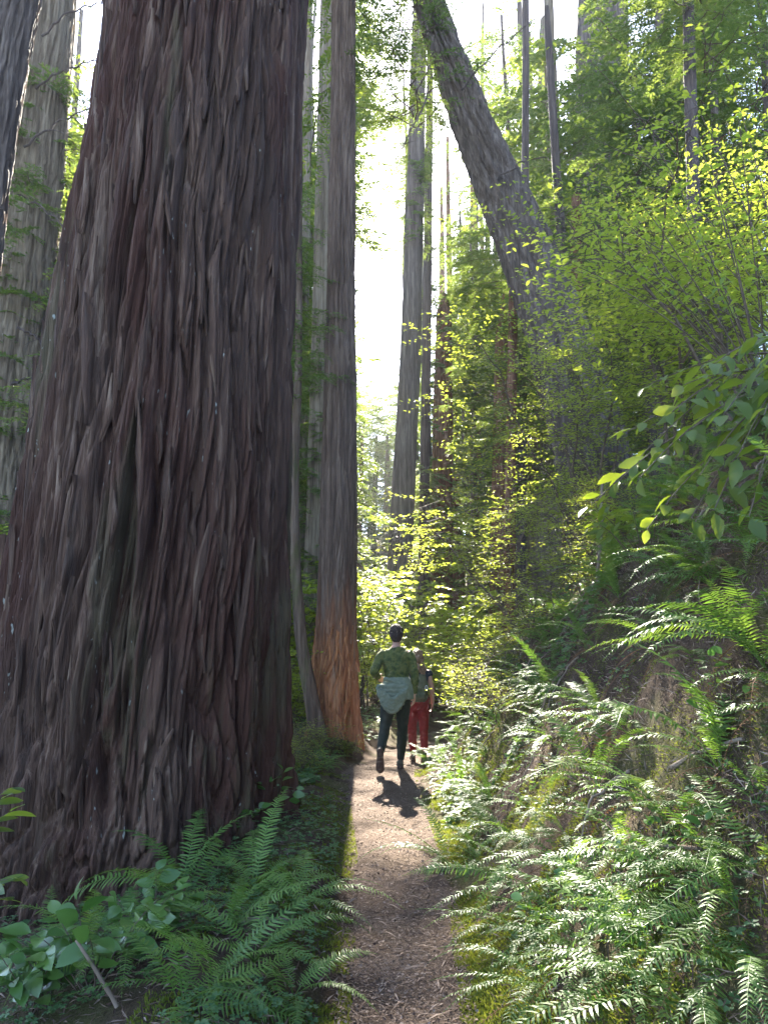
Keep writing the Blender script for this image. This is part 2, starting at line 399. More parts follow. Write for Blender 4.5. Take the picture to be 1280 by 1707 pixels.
# the giant redwood beside the trail
GZS = np.array([-0.8, -0.3, 0.0, 0.35, 0.9, 2.0, 4.0, 7.8, 12, 20, 36])
GR = np.array([1.66, 1.52, 1.40, 1.30, 1.23, 1.165, 1.085, 0.965, 0.88, 0.75, 0.45])
GCX = np.array([-2.14, -2.13, -2.11, -2.09, -2.07, -2.00, -1.92, -1.73, -1.58, -1.4, -1.2])
GCY = 6.42
zs = np.concatenate([np.linspace(-0.8, 9.4, 470), np.linspace(9.6, 36, 40)])
th = np.concatenate([np.linspace(-math.pi * 1.04, math.pi * 0.10, 540, endpoint=False), np.linspace(math.pi * 0.10, math.pi * 0.96, 60, endpoint=False)])
def giant_extra(TH, Z, R):
    low = np.exp(-np.maximum(Z + 0.3, 0) / 1.1)
    fl = np.sin(TH * 5 + 0.6 + 0.35 * np.sin(Z * 1.3)) * 0.10 + np.sin(TH * 11 + 1.1 + 0.5 * np.sin(Z * 0.9 + 1)) * 0.05
    R = R + fl * low
    fl2 = np.sin(TH * 7 + 0.25 * np.sin(Z * 0.8)) * 0.022 + np.sin(TH * 13 + 2 + 0.4 * np.sin(Z * 0.6)) * 0.014
    R = R + fl2
    # the hollow seam with its inverted V and the twisted root-like rib to the right of it
    thf = -math.pi / 2 + 0.10
    wz = np.interp(Z, [0.3, 1.2, 2.1, 2.9, 3.6], [0.13, 0.11, 0.07, 0.032, 0.004])
    cz = thf + np.interp(Z, [0.0, 1.0, 2.0, 3.6], [-0.06, 0.0, 0.02, 0.0])
    seam = np.exp(-((TH - cz) / np.maximum(wz, 0.012)) ** 4)
    R = R - 0.15 * seam * sstep(3.75, 3.0, Z) * sstep(-0.3, 0.9, Z)
    rc = thf + np.interp(Z, [-0.6, 0.2, 0.9, 1.5, 2.3, 3.4, 4.6], [-0.10, -0.16, -0.02, 0.13, 0.12, 0.07, 0.05])
    rib = np.exp(-((TH - rc) / 0.052) ** 2)
    R = R + 0.085 * rib * sstep(4.8, 3.0, Z)
    rc2 = thf + np.interp(Z, [-0.6, 0.5, 1.4, 3.0, 5.0], [0.42, 0.34, 0.30, 0.20, 0.17])
    R = R + 0.06 * np.exp(-((TH - rc2) / 0.05) ** 2) * sstep(5.0, 2.5, Z)
    rc3 = thf + np.interp(Z, [-0.6, 0.6, 1.6, 4], [-0.55, -0.40, -0.33, -0.30])
    R = R + 0.06 * np.exp(-((TH - rc3) / 0.06) ** 2) * sstep(4.0, 1.5, Z)
    return R
GBASE = Vector((-2.1, GCY, -0.25))
gz_r = np.interp(zs, GZS, GR); gz_c = np.interp(zs, GZS, GCX)
V, q = trunk_mesh('g', zs, gz_c, np.full_like(zs, GCY), gz_r, th, 31, 1.45, 1.0, giant_extra)
giant = thing('redwood_tree', GBASE, 'giant redwood trunk with deeply furrowed dark brown bark beside the trail', 'tree')
tr = obj('trunk', mk_mesh('giant_trunk', V - np.array(GBASE), [q], [M['giant_bark']], smooth=True), giant)
GV = V.reshape(len(zs), len(th), 3)
# loose plates of bark standing proud of the trunk, each one a piece of its own
def strip_mesh(i, mat='giant_strip'):
    rg = np.random.default_rng(100 + i)
    n = 15; t = np.linspace(0, 1, n)
    sm3 = lambda v: np.convolve(np.pad(v, 2, mode='edge'), [0.1, 0.25, 0.3, 0.25, 0.1], 'valid')
    w = (0.012 + 0.013 * rg.random()) * (np.sin(np.pi * np.clip(t * 0.96 + 0.02, 0, 1)) ** 0.8) * (1 + 0.5 * sm3(rg.normal(size=n)))
    mid = sm3(np.cumsum(rg.normal(size=n) * 0.006))
    lift = 0.012 + 0.010 * np.abs(sm3(rg.normal(size=n))) + 0.035 * np.clip((t - 0.75) / 0.25, 0, 1) ** 2 * rg.random()
    g_ = Geo()
    rows = []
    for k in range(n):
        rows += [(t[k] - 0.5, mid[k] - w[k], -0.02), (t[k] - 0.5, mid[k] - w[k] * 0.6, lift[k]), (t[k] - 0.5, mid[k] + w[k] * 0.5, lift[k] * 0.9), (t[k] - 0.5, mid[k] + w[k], -0.02)]
    f = []
    for k in range(n - 1):
        for j in range(3): f.append((k * 4 + j, k * 4 + j + 4, k * 4 + j + 5, k * 4 + j + 1))
    g_.add(rows, [np.array(f)])
    return g_.mesh('bark_strip', [M[mat]], True)
STRIPS = [strip_mesh(i) for i in range(10)]
rg = np.random.default_rng(77)
for i in range(260):
    a = int(rg.integers(62, 450)); r = int(rg.integers(20, 455))
    r2 = min(r + 12, len(zs) - 1)
    p = GV[r, a]; up = GV[r2, a] - p
    nrm = np.array([math.cos(th[a]), math.sin(th[a]), 0.06])
    side = np.cross(nrm, [0, 0, 1]); up = np.array([0, 0, 1.0]) + side * rg.normal() * 0.07 + np.array([(GV[r2, a] - p)[0], (GV[r2, a] - p)[1], 0]) * 0.3
    o = obj('bark_strip', STRIPS[i % 10], giant)
    L = float(rg.uniform(0.35, 1.15))
    o.matrix_basis = mat_from(Vector(p) - GBASE, up * (1 if rg.random() < 0.7 else -1), nrm) @ Matrix.Diagonal((L, float(rg.uniform(0.7, 1.5)), float(rg.uniform(0.6, 1.2)), 1))

def px_trunk(label, spec, Y, mat, seed, amp=0.5, fx=1.6, nu=60, nv=140, top=24.0, flare=0.35, name='redwood_tree', group=None, ground=True, rows_hi=None, cat='tree', tip=0.3):
    """spec rows (px centre, py, px width) from top to bottom; Y a distance or one per row"""
    Ys = Y if isinstance(Y, (list, tuple)) else [Y] * len(spec)
    pts = []
    for (px, py, w), yy in zip(spec, Ys):
        p = P(px, py, yy); pts.append((p.x, p.y, p.z, w * 0.5 / FPX * depth(p)))
    pts = np.array(pts)[::-1]
    pts = pts[np.argsort(pts[:, 2])]
    # carry the line on, down to the ground and up to the top
    d0 = (pts[1] - pts[0]) / (pts[1, 2] - pts[0, 2]); d1 = (pts[-1] - pts[-2]) / (pts[-1, 2] - pts[-2, 2])
    zb = pts[0, 2]
    for _ in range(12):
        b = pts[0] + d0 * (zb - pts[0, 2]); zb = float(gz(b[0], b[1]))
    base = pts[0] + d0 * (zb - pts[0, 2]); base[3] = max(base[3], pts[0, 3])
    rows = [base + d0 * (-0.5) * np.array([1, 1, 1, 0])]
    if zb < pts[0, 2] - 0.05: rows.append(base)
    zt = max(top, pts[-1, 2] + 1)
    tp = pts[-1] + d1 * (zt - pts[-1, 2]); tp[3] = tip * pts[-1, 3] if tip < 0.3 else max(0.3 * pts[-1, 3], min(tp[3], 0.7 * pts[-1, 3]))
    rows = np.array(rows + list(pts) + [tp])
    zhi = pts[-1, 2] + 0.5
    zz = np.concatenate([np.linspace(rows[0, 2], zhi, nv), np.linspace(zhi + 0.4, zt, 16)])
    cx = np.interp(zz, rows[:, 2], rows[:, 0]); cyy = np.interp(zz, rows[:, 2], rows[:, 1]); r = np.interp(zz, rows[:, 2], rows[:, 3])
    k = np.hanning(9); k /= k.sum()
    sm = lambda v: np.convolve(np.pad(v, 4, mode='reflect', reflect_type='odd'), k, 'valid')
    cx, cyy = sm(cx), sm(cyy)
    r = r * (1 + flare * np.exp(-np.maximum(zz - zb, 0) / 0.45))
    tht = np.linspace(0, TAU, nu, endpoint=False)
    def ex(TH, Z, R):
        low = np.exp(-np.maximum(Z - zb, 0) / 0.6)
        return R * (1 + low * 0.16 * np.sin(TH * 5 + seed) + low * 0.08 * np.sin(TH * 9 + seed * 2) + 0.02 * np.sin(TH * 4 + Z + seed))
    V, q = trunk_mesh(name, zz, cx, cyy, r, tht, seed, amp * min(1.0, r.mean() * 2.2), fx, ex)
    B = Vector((float(base[0]), float(base[1]), zb))
    t = thing(name, B, label, cat, group)
    obj('trunk', mk_mesh('trunk', V - np.array(B), [q], [mat], smooth=True), t)
    line = np.stack([cx, cyy, zz, r], 1)
    return t, line

# ------------------------------------------------------------------ conifer foliage
LF = np.array([(0, 0, 0), (0.5, -0.5, 0.06), (1, 0, -0.05), (0.5, 0.5, 0.06)], float)     # a flat pointed leaflet, length 1, to be scaled
LQ = [np.array([[0, 1, 2, 3]])]
def leaflet(w): return LF * np.array([1, w, w])
def spray_branch(geo, base, a, L, rg, droop=0.25, leaf=0.07, sp=0.06, wood=1, lw=0.22, twig_sp=0.16, tw_len=0.5, up=0.1):
    """one flat drooping conifer bough: wood, side twigs and leaflets"""
    n = 10; t = np.linspace(0, 1, n)
    d = np.array([math.cos(a), math.sin(a), 0]); s = np.array([-math.sin(a), math.cos(a), 0])
    wob = np.cumsum(rg.normal(size=n) * 0.03) * L
    pts = base + d * (t * L)[:, None] + s * wob[:, None] + np.array([0, 0, 1]) * ((up * t - droop * t ** 2 + 0.07 * t ** 4) * L)[:, None]
    geo.tube(pts, np.linspace(0.008 + 0.006 * L, 0.003, n), 4, wood)
    nt_ = max(3, int(L * 0.85 / twig_sp))
    tt = np.repeat(np.linspace(0.14, 1, nt_), 2) + rg.normal(size=nt_ * 2) * 0.02
    tt = np.clip(tt, 0.08, 1)
    sd = np.tile([1, -1], nt_)
    keep = rg.random(len(tt)) < 0.86
    tt, sd = tt[keep], sd[keep]
    B = np.stack([np.interp(tt, t, pts[:, k]) for k in range(3)], 1)
    tl = tw_len * (1.0 - 0.62 * tt) * rg.uniform(0.6, 1.25, len(tt)) * min(1.0, 0.45 + L / 4)
    dirs = d * rg.uniform(0.45, 0.8, (len(tt), 1)) + s * (sd * rg.uniform(0.6, 0.95, len(tt)))[:, None]
    dirs[:, 2] += rg.normal(size=len(tt)) * 0.14 - 0.12
    dirs /= np.linalg.norm(dirs, axis=1)[:, None]
    pos, X, Nn, S = [], [], [], []
    for b, dr, l in zip(B, dirs, tl):
        m = max(3, int(l / sp)); u = np.linspace(0.08, 1, m)
        c = b + dr * (u * l)[:, None] + np.array([0, 0, -1]) * (0.28 * u ** 2 * l)[:, None]
        side = np.cross(dr, [0, 0, 1]); side /= np.linalg.norm(side) + 1e-9
        for k in (1, -1):
            pos.append(c); X.append(dr * 0.75 + side * k * 0.75 + rg.normal(size=(m, 3)) * 0.18)
            Nn.append(np.array([0, 0, 1]) + rg.normal(size=(m, 3)) * 0.38); S.append(leaf * (1 - 0.35 * u) * rg.uniform(0.7, 1.3, m))
    if pos:
        v, f = scatter(leaflet(lw), LQ, np.concatenate(pos), np.concatenate(X), np.concatenate(Nn), np.concatenate(S))
        geo.add(v, f, 0)
def crown_mesh(seed, z0, z1, nb, L0, L1, leaf, sp, droop=0.3, twig_sp=0.18, tw_len=0.55, lw=0.24, arc=None):
    rg = np.random.default_rng(seed); g_ = Geo()
    for i in range(nb):
        z = z0 + (z1 - z0) * ((i + rg.random()) / nb)
        a = rg.random() * TAU if arc is None else rg.uniform(*arc)
        L = (L0 + (L1 - L0) * (z - z0) / (z1 - z0)) * rg.uniform(0.55, 1.2)
        spray_branch(g_, np.array([0, 0, z]), a, L, rg, droop * rg.uniform(0.5, 1.6), leaf, sp, twig_sp=twig_sp, tw_len=tw_len, lw=lw, up=rg.uniform(-0.05, 0.25))
    return g_.mesh('crown', [M['needle'], M['twig']])
CROWN = {
    'mid_a': crown_mesh(1, 0, 14, 78, 3.2, 2.4, 0.15, 0.058, 0.35, 0.15, 0.9, 0.40),
    'mid_b': crown_mesh(2, 0, 14, 70, 2.6, 3.0, 0.15, 0.058, 0.45, 0.15, 0.9, 0.40),
    'mid_c': crown_mesh(3, 0, 14, 54, 3.6, 1.2, 0.15, 0.058, 0.3, 0.15, 0.9, 0.40),
    'far_a': crown_mesh(4, 0, 22, 110, 4.6, 1.6, 0.30, 0.115, 0.35, 0.24, 1.3, 0.46),
    'far_b': crown_mesh(5, 0, 22, 100, 4.0, 2.4, 0.30, 0.115, 0.45, 0.24, 1.3, 0.46),
    'open': crown_mesh(7, 0, 18, 46, 3.8, 2.6, 0.22, 0.10, 0.4, 0.24, 1.2, 0.42),
    'young': crown_mesh(6, 0, 7, 60, 2.2, 0.6, 0.10, 0.045, 0.3, 0.12, 0.75, 0.36),
}
def dead_branch(t, pts, Y, r=0.02):
    p = np.array([np.array(P(a, b, Y)) for a, b in pts]) - np.array(t.location)
    u = np.linspace(0, len(p) - 1, 14); c = np.stack([np.interp(u, np.arange(len(p)), p[:, k]) for k in range(3)], 1)
    rg = np.random.default_rng(int(pts[0][0] + pts[0][1])); c[1:-1] += rg.normal(size=(12, 3)) * 0.025
    g_ = Geo(); g_.tube(c, np.linspace(r, r * 0.3, 14), 6)
    for k in range(4, 13, 2):
        d = (c[k + 1] - c[k - 1]); d /= np.linalg.norm(d); e = d * 0.6 + rg.normal(size=3) * 0.6; L = rg.uniform(0.15, 0.5)
        q = c[k] + e / np.linalg.norm(e) * (np.linspace(0, 1, 5) * L)[:, None] + np.array([0, 0, -0.15]) * (np.linspace(0, 1, 5) ** 2 * L)[:, None]
        g_.tube(q, np.linspace(r * 0.4, r * 0.12, 5), 4)
    obj('dead_branch', g_.mesh('dead_branch', [M['dark_bark']], True), t)
def add_crown(t, line, key, z0, scale=1.0, rot=0.0, sz=1.0):
    """hang a crown on a trunk whose line is known: it starts z0 above the ground"""
    zb = t.location.z
    i = int(np.argmin(np.abs(line[:, 2] - (zb + z0 + 5))))
    o = obj('crown', CROWN[key], t)
    o.location = (float(line[i, 0]) - t.location.x, float(line[i, 1]) - t.location.y, z0)
    o.rotation_euler = (0, 0, rot); o.scale = (scale, scale, scale * sz)
    return o

# ------------------------------------------------------------------ the trees one can tell apart
t, l = px_trunk('tall straight redwood with reddish splintered base on the left edge of the trail', [(573, 0, 41), (571, 250, 43), (567, 600, 53), (564, 900, 64), (561, 1060, 71), (559, 1160, 80), (558, 1230, 86)], 12.6, M['splinter_bark'], 41, 0.85, 1.9, 150, 420, 30, 0.10)
CENTRAL = t
add_crown(t, l, 'mid_c', 13.5, 1.0, 0.4)
t, l = px_trunk('thin bent sapling curving up from the foot of the straight redwood', [(500, 330, 9), (499, 480, 11), (497, 640, 14), (491, 760, 16), (490, 860, 17), (494, 960, 19), (501, 1060, 21), (515, 1140, 24), (524, 1190, 26)], 12.1, M['mossy_bark'], 42, 0.9, 4, 26, 160, 12, 0.2, name='sapling')
add_crown(t, l, 'young', 5.5, 0.55, 0.3)
t, l = px_trunk('pale redwood standing close behind the bent sapling', [(541, 350, 34), (536, 600, 36), (529, 850, 38), (522, 1080, 42)], 19.0, M['pale_bark'], 43, 0.5, 1.8, 70, 120, 30)
add_crown(t, l, 'mid_a', 3.0, 0.46, 1.1)
t, l = px_trunk('slanting grey redwood beyond the left flank of the giant trunk', [(22, 0, 84), (-12, 170, 92), (-40, 330, 100), (-70, 520, 110)], 9.6, M['grey_bark'], 44, 0.9, 1.8, 130, 260, 26)
t, l = px_trunk('broad ridged redwood with leafy drooping boughs, partly hidden by the giant trunk', [(86, 0, 74), (72, 150, 80), (58, 300, 87), (27, 600, 100), (-8, 1000, 118)], 14.5, M['pale_bark'], 45, 0.95, 1.7, 130, 260, 30)
add_crown(t, l, 'mid_b', 5.6, 0.62, 2.0)
for pts in ([(70, 60), (110, 22), (160, 5), (190, -8)], [(60, 148), (100, 118), (140, 105), (182, 92)], [(40, 245), (85, 210), (130, 190), (175, 176)], [(30, 325), (60, 340), (110, 380), (135, 420)], [(20, 640), (50, 630), (80, 622)], [(30, 545), (60, 560), (85, 600)]):
    dead_branch(t, pts, 13.2, 0.026)
t, l = px_trunk('hazy grey redwood standing down the trail beyond the two walkers', [(692, 300, 30), (684, 600, 35), (673, 800, 39), (661, 1040, 43)], 27.0, M['grey_bark'], 46, 0.45, 1.4, 70, 160, 34)
add_crown(t, l, 'mid_b', 16.8, 0.45, 0.2)
t, l = px_trunk('faint slender redwood to the right of the hazy grey one', [(740, 520, 26), (738, 700, 34), (734, 1090, 40)], 32.0, M['red_bark'], 47, 0.4, 1.4, 60, 100, 17.5, tip=0.05)
add_crown(t, l, 'far_a', 4.5, 0.6, 0.5)
t, l = px_trunk('thin dark straight redwood behind the hazy grey one', [(712, 480, 15), (708, 800, 17), (704, 1060, 20)], 30.0, M['dark_bark'], 48, 0.3, 1.4, 36, 60, 30)
add_crown(t, l, 'far_b', 2.0, 0.30, 1.5)
t, l = px_trunk('slim red barked tree rising out of the bank behind the ferns', [(856, 420, 14), (853, 640, 17), (850, 850, 19), (848, 1040, 21)], 15.0, M['red_bark'], 49, 0.35, 2.2, 40, 120, 12, tip=0.1)
add_crown(t, l, 'young', 5.2, 0.5, 0.8)
t, l = px_trunk('redwood with rust coloured bark just behind the slim red one', [(838, 560, 26), (834, 800, 30), (832, 1010, 33)], 20.0, M['red_bark'], 50, 0.4, 1.8, 50, 90, 11.5, tip=0.1)
add_crown(t, l, 'mid_a', 5.5, 0.6, 2.8)
t, l = px_trunk('wide pale grey striped redwood behind the huckleberry shrub', [(912, 560, 62), (908, 760, 66), (902, 960, 72)], 21.0, M['pale_bark'], 51, 0.55, 1.5, 80, 100, 14, tip=0.1)
t, l = px_trunk('dark red trunk at the foot of the leaning tree', [(958, 560, 26), (956, 760, 28), (952, 890, 31)], 16.0, M['red_bark'], 52, 0.4, 1.8, 50, 90, 12)
t, l = px_trunk('big redwood leaning steeply over the trail from the bank', [(713, 0, 54), (748, 100, 62), (785, 200, 73), (828, 300, 86), (872, 400, 100), (930, 560, 112), (978, 720, 124), (1010, 860, 140)], 14.0, M['grey_bark'], 53, 1.5, 1.5, 130, 320, 15.6, 0.25)
add_crown(t, l, 'young', 9.2, 0.9, 1.2)
for pts in ([(722, 60), (720, 130), (700, 190), (675, 235), (655, 275)], [(770, 150), (800, 110), (850, 60), (905, 20)], [(830, 300), (870, 270), (910, 262)]):
    dead_branch(t, pts, 13.4, 0.024)
t, l = px_trunk('wide dark redwood high on the slope, left of the thin black trunk', [(1003, 60, 84), (1002, 250, 89), (1001, 450, 94), (998, 640, 100)], 24.0, M['grey_bark'], 54, 0.55, 1.4, 90, 120, 34)
add_crown(t, l, 'mid_b', 5.5, 0.9, 0.9)
t, l = px_trunk('thin black trunk standing on the bank among yellow-green leaves', [(1146, 0, 18), (1150, 150, 20), (1156, 350, 22), (1161, 650, 25)], 10.5, M['dark_bark'], 55, 0.3, 2.4, 36, 120, 16)
add_crown(t, l, 'young', 7.0, 0.7, 1.9)
t, l = px_trunk('thin black sapling trunk slanting beside the leaning tree', [(914, 70, 12), (923, 220, 14), (934, 380, 16), (948, 560, 18)], 16.0, M['dark_bark'], 56, 0.3, 2.4, 30, 90, 17)
add_crown(t, l, 'young', 5.5, 0.65, 2.9)
t, l = px_trunk('thin greyish trunk above the bend of the leaning tree', [(876, 0, 11), (876, 150, 12), (875, 300, 13), (873, 480, 14)], 20.0, M['dark_bark'], 57, 0.3, 2.4, 30, 80, 22)
add_crown(t, l, 'mid_c', 6.5, 0.62, 0.2)
t, l = px_trunk('pale distant redwood seen between the leaning tree and the thin black sapling', [(909, 180, 30), (908, 350, 32), (906, 600, 35)], 34.0, M['pale_bark'], 58, 0.4, 1.4, 50, 60, 34)
add_crown(t, l, 'far_b', 9, 0.6, 0.2)
t, l = px_trunk('grey young trunk on the slope right of the wide dark redwood', [(1098, 200, 20), (1097, 400, 22), (1096, 660, 25)], 17.0, M['grey_bark'], 59, 0.35, 2.0, 36, 80, 18)
add_crown(t, l, 'mid_c', 4.0, 0.62, 1.0)
t, l = px_trunk('slender redwood between the giant trunk and the bent sapling', [(507, 600, 15), (503, 850, 17), (498, 1090, 19)], 24.0, M['pale_bark'], 60, 0.35, 2.0, 36, 60, 26)
add_crown(t, l, 'mid_b', 6, 0.7, 1.7)

# young redwoods whose drooping boughs hang in the gaps
def young_tree(x, y, key, z0, sc, label, H, r=0.09, mat='dark_bark', sd=0):
    z = float(gz(x, y)); zz = np.linspace(-0.4, H, 50); rr = np.interp(zz, [-0.4, 0, 1, H], [r * 1.5, r * 1.3, r, r * 0.25])
    V, q = trunk_mesh('t', zz, 0.12 * np.sin(zz * 0.4 + sd), 0.12 * np.cos(zz * 0.35 + sd), rr, np.linspace(0, TAU, 24, endpoint=False), 90 + sd, 0.2, 3)
    t = thing('young_redwood', (x, y, z), label, 'tree', 'young redwoods'); obj('trunk', mk_mesh('trunk', V, [q], [M[mat]], smooth=True), t)
    c = obj('crown', CROWN[key], t); c.location = (0, 0, z0); c.scale = (sc, sc, sc); c.rotation_euler = (0, 0, sd * 1.3)
for k, (x, y, key, z0, sc, H, lab) in enumerate([
    (-4.6, 11.6, 'young', 5.0, 0.85, 11.5, 'young redwood with drooping boughs in front of the broad ridged redwood'),
    (-3.9, 15.5, 'mid_c', 2.5, 0.75, 13, 'young redwood in the gap just left of the giant trunk'),
    (-8.4, 15.0, 'mid_c', 3.0, 0.8, 14, 'young redwood left of the broad ridged redwood'),
    (6.3, 16.6, 'mid_a', 3.0, 0.72, 13, 'young redwood behind the top of the leaning tree base'),
    (7.2, 14.5, 'mid_b', 3.0, 0.80, 14, 'young redwood behind the yellow-green azaleas'),
    (8.4, 18.0, 'mid_a', 3.5, 0.95, 17, 'taller young redwood on the slope behind the azaleas'),
    (7.6, 20.5, 'mid_b', 4.0, 0.95, 18, 'young redwood left of the wide dark redwood'),
    (-1.75, 20.5, 'mid_c', 2.0, 0.8, 13, 'young redwood behind the pale redwood'),
    (4.2, 33.0, 'far_b', 11.0, 0.44, 21, 'tall young redwood behind the upper part of the leaning tree'),
    (-1.65, 35.0, 'far_a', 21.3, 0.75, 36, 'tall redwood whose boughs hang into the bright gap above the trail'),
    (-4.2, 39.0, 'open', 18.0, 0.80, 40, 'tall redwood behind the top of the straight redwood'),
    (2.2, 37.0, 'open', 21.0, 0.5, 33, 'tall redwood between the hazy grey one and the leaning tree'),
    (5.4, 29.0, 'open', 13.0, 0.9, 29, 'redwood with thick boughs behind the bend of the leaning tree'),
    (4.8, 42.0, 'far_a', 13.0, 0.60, 27, 'redwood behind the leaning tree, seen to the right of its upper part'),
    (1.55, 48.0, 'open', 29.0, 0.5, 40, 'tallest redwood far behind the hazy grey one'),
    (7.0, 46.0, 'open', 22.0, 1.05, 44, 'redwood far up the slope between the leaning tree and the wide dark redwood'),
    (5.2, 38.0, 'open', 15.0, 0.5, 25, 'slender redwood behind the thin greyish trunk'),
    (7.2, 12.4, 'young', 3.8, 1.2, 12.5, 'young redwood close behind the thin black trunk')]):
    young_tree(x, y, key, z0, sc, lab, H, 0.07 + 0.006 * H, 'dark_bark' if k % 2 else 'grey_bark', k)
SPL = [strip_mesh(30 + i, 'splinter_strip') for i in range(5)]
rg = np.random.default_rng(6)
for i in range(46):
    a = -math.pi / 2 + rg.normal() * 0.7; z = float(rg.uniform(0.0, 1.5)); r = float(np.interp(z, [0, 0.3, 1, 2], [0.45, 0.40, 0.36, 0.34]))
    nrm = np.array([math.cos(a), math.sin(a), 0.1]); side = np.cross(nrm, [0, 0, 1]); up = np.array([0, 0, 1]) + side * rg.normal() * 0.18 - nrm * 0.12
    o = obj('bark_strip', SPL[i % 5], CENTRAL); o.matrix_basis = mat_from(nrm * r + np.array([0, 0, z]), up, nrm) @ Matrix.Diagonal((float(rg.uniform(0.4, 0.9)), 1.3, 1.4, 1))
# trees of the wood behind, each with a trunk and a crown
def trunk_simple(i):
    zz = np.linspace(-0.6, 34, 60); r = np.interp(zz, [-0.6, 0, 1, 5, 34], [0.62, 0.55, 0.46, 0.42, 0.12])
    V, q = trunk_mesh('t', zz, 0.15 * np.sin(zz * 0.13 + i), 0.15 * np.cos(zz * 0.11 + i * 2), r, np.linspace(0, TAU, 40, endpoint=False), 70 + i, 0.5, 1.4)
    return mk_mesh('trunk', V, [q], [[M['red_bark'], M['grey_bark'], M['pale_bark']][i % 3]], smooth=True)
TS = [trunk_simple(i) for i in range(3)]
back = [(-9.5, 19), (-13, 26), (-7.0, 24), (-4.2, 22), (-5.5, 31), (-4.8, 41), (-10, 38), (-16, 34), (-3.4, 27),
        (4.6, 47), (6.4, 31), (6.6, 25), (9.0, 29), (8.0, 36), (11.5, 24), (13.5, 31), (10.5, 40), (16, 37), (5.8, 45), (2.2, 52), (-6, 50), (14, 50), (20, 44), (-12, 56), (8.5, 58), (-18, 46), (22, 56), (9.2, 18.5), (12.5, 17), (-8, 16)]
_r = np.random.default_rng(3)
for _i in range(46):
    _y = float(_r.uniform(44, 105)); _x = float(_r.uniform(-0.42, 0.5) * _y)
    if not (-2.2 < _x < 2.4 and _y < 80): back.append((_x, _y))
GAP = [(-2.0, 60), (-0.9, 68), (0.25, 62), (1.2, 76), (2.2, 66), (-1.5, 84), (0.8, 88), (-3.0, 73), (3.2, 80), (1.6, 58)]
back += GAP
rg = np.random.default_rng(8)
for i, (x, y) in enumerate(back):
    z = float(gz(x, y))
    far = y > 33
    if far: lab = 'distant redwood in the hazy wood behind the trail'; grp = 'distant redwoods in the haze'
    elif x < 0: lab = 'background redwood with feathery boughs on the flat ground left of the trail'; grp = 'background redwoods left of the trail'
    else: lab = 'background redwood with feathery boughs on the slope right of the trail'; grp = 'background redwoods on the slope'
    t = thing('redwood_tree', (x, y, z), lab, 'tree', grp)
    s = float(rg.uniform(0.65, 1.25)); o = obj('trunk', TS[i % 3], t); o.scale = (s, s, 0.36 if (x, y) in GAP else 1); o.rotation_euler = (0, 0, float(rg.random() * 6))
    c = obj('crown', CROWN[['far_a', 'far_b'][i % 2] if y > 24 else ['mid_a', 'mid_b'][i % 2]], t)
    c.location = (0, 0, float(rg.uniform(1.0, 4.0))); s2 = float(rg.uniform(0.8, 1.15)) * (0.66 if (x, y) in GAP else 0.62 if -2.5 < x < 5 and y < 70 else 1); c.scale = (s2, s2, s2); c.rotation_euler = (0, 0, float(rg.random() * 6))

# ------------------------------------------------------------------ leaves and fronds
def frond_mesh(name, L=1.0, pairs=32, e0=62, e1=-25, W=0.125, mat='fern', seed=0, stipe=0.13, gap=0.0):
    """a sword fern frond that grows along +X and arches over"""
    rg = np.random.default_rng(seed); g_ = Geo()
    n = 22; t = np.linspace(0, 1, n)
    e = np.radians(e0 + (e1 - e0) * t ** 0.85); ds = L / (n - 1)
    x = np.concatenate([[0], np.cumsum(np.cos(e[:-1]) * ds)]); z = np.concatenate([[0], np.cumsum(np.sin(e[:-1]) * ds)])
    y = np.cumsum(rg.normal(size=n) * 0.004)
    C = np.stack([x, y, z], 1)
    g_.tube(C, np.linspace(0.0045, 0.0012, n) * L ** 0.5, 3, 0)
    tt = np.linspace(stipe, 0.985, pairs)
    pos = np.stack([np.interp(tt, t, C[:, k]) for k in range(3)], 1)
    ee = np.interp(tt, t, e)
    T = np.stack([np.cos(ee), 0 * ee, np.sin(ee)], 1); N = np.stack([-np.sin(ee), 0 * ee, np.cos(ee)], 1)
    u = (tt - stipe) / (1 - stipe)
    wl = W * np.interp(u, [0, 0.12, 0.35, 0.6, 0.85, 1], [0.55, 0.85, 1.0, 0.82, 0.42, 0.08])
    # pinna: broad at the foot, pointed, bent a little forward and down
    pv = np.array([(0, -0.055, 0), (0, 0.075, 0), (0.35, -0.075, 0.02), (0.35, 0.062, 0.02), (0.72, -0.045, -0.01), (0.72, 0.045, -0.01), (1.0, 0.03, -0.07)])
    pf = [np.array([[0, 2, 3, 1], [2, 4, 5, 3]]), np.array([[4, 6, 5]])]
    for s in (1, -1):
        S = np.array([0, s, 0.0])
        ang = np.radians(12 + 22 * u + rg.normal(size=pairs) * 5)
        X = S * np.cos(ang)[:, None] + T * np.sin(ang)[:, None] + N * (rg.normal(size=pairs) * 0.09 - 0.10 + 0.05)[:, None]
        Nn = N + rg.normal(size=(pairs, 3)) * 0.16 + S * 0.15
        keep = rg.random(pairs) > gap
        v, f = scatter(pv, pf, pos[keep], X[keep], Nn[keep], (wl * rg.uniform(0.88, 1.08, pairs))[keep])
        if s == -1: f = [k[:, ::-1] for k in f]
        g_.add(v, f, 0)
    return g_.mesh(name, [M[mat]], False)
FRONDS = [frond_mesh('frond', 1, 34, 64, -28, 0.115, seed=1), frond_mesh('frond', 1, 32, 50, -42, 0.105, seed=2),
          frond_mesh('frond', 1, 36, 74, -5, 0.12, seed=3), frond_mesh('frond', 1, 30, 38, -30, 0.10, seed=4),
          frond_mesh('frond', 1, 34, 56, -60, 0.11, seed=5), frond_mesh('frond', 1, 30, 28, -14, 0.115, seed=6, gap=0.05)]
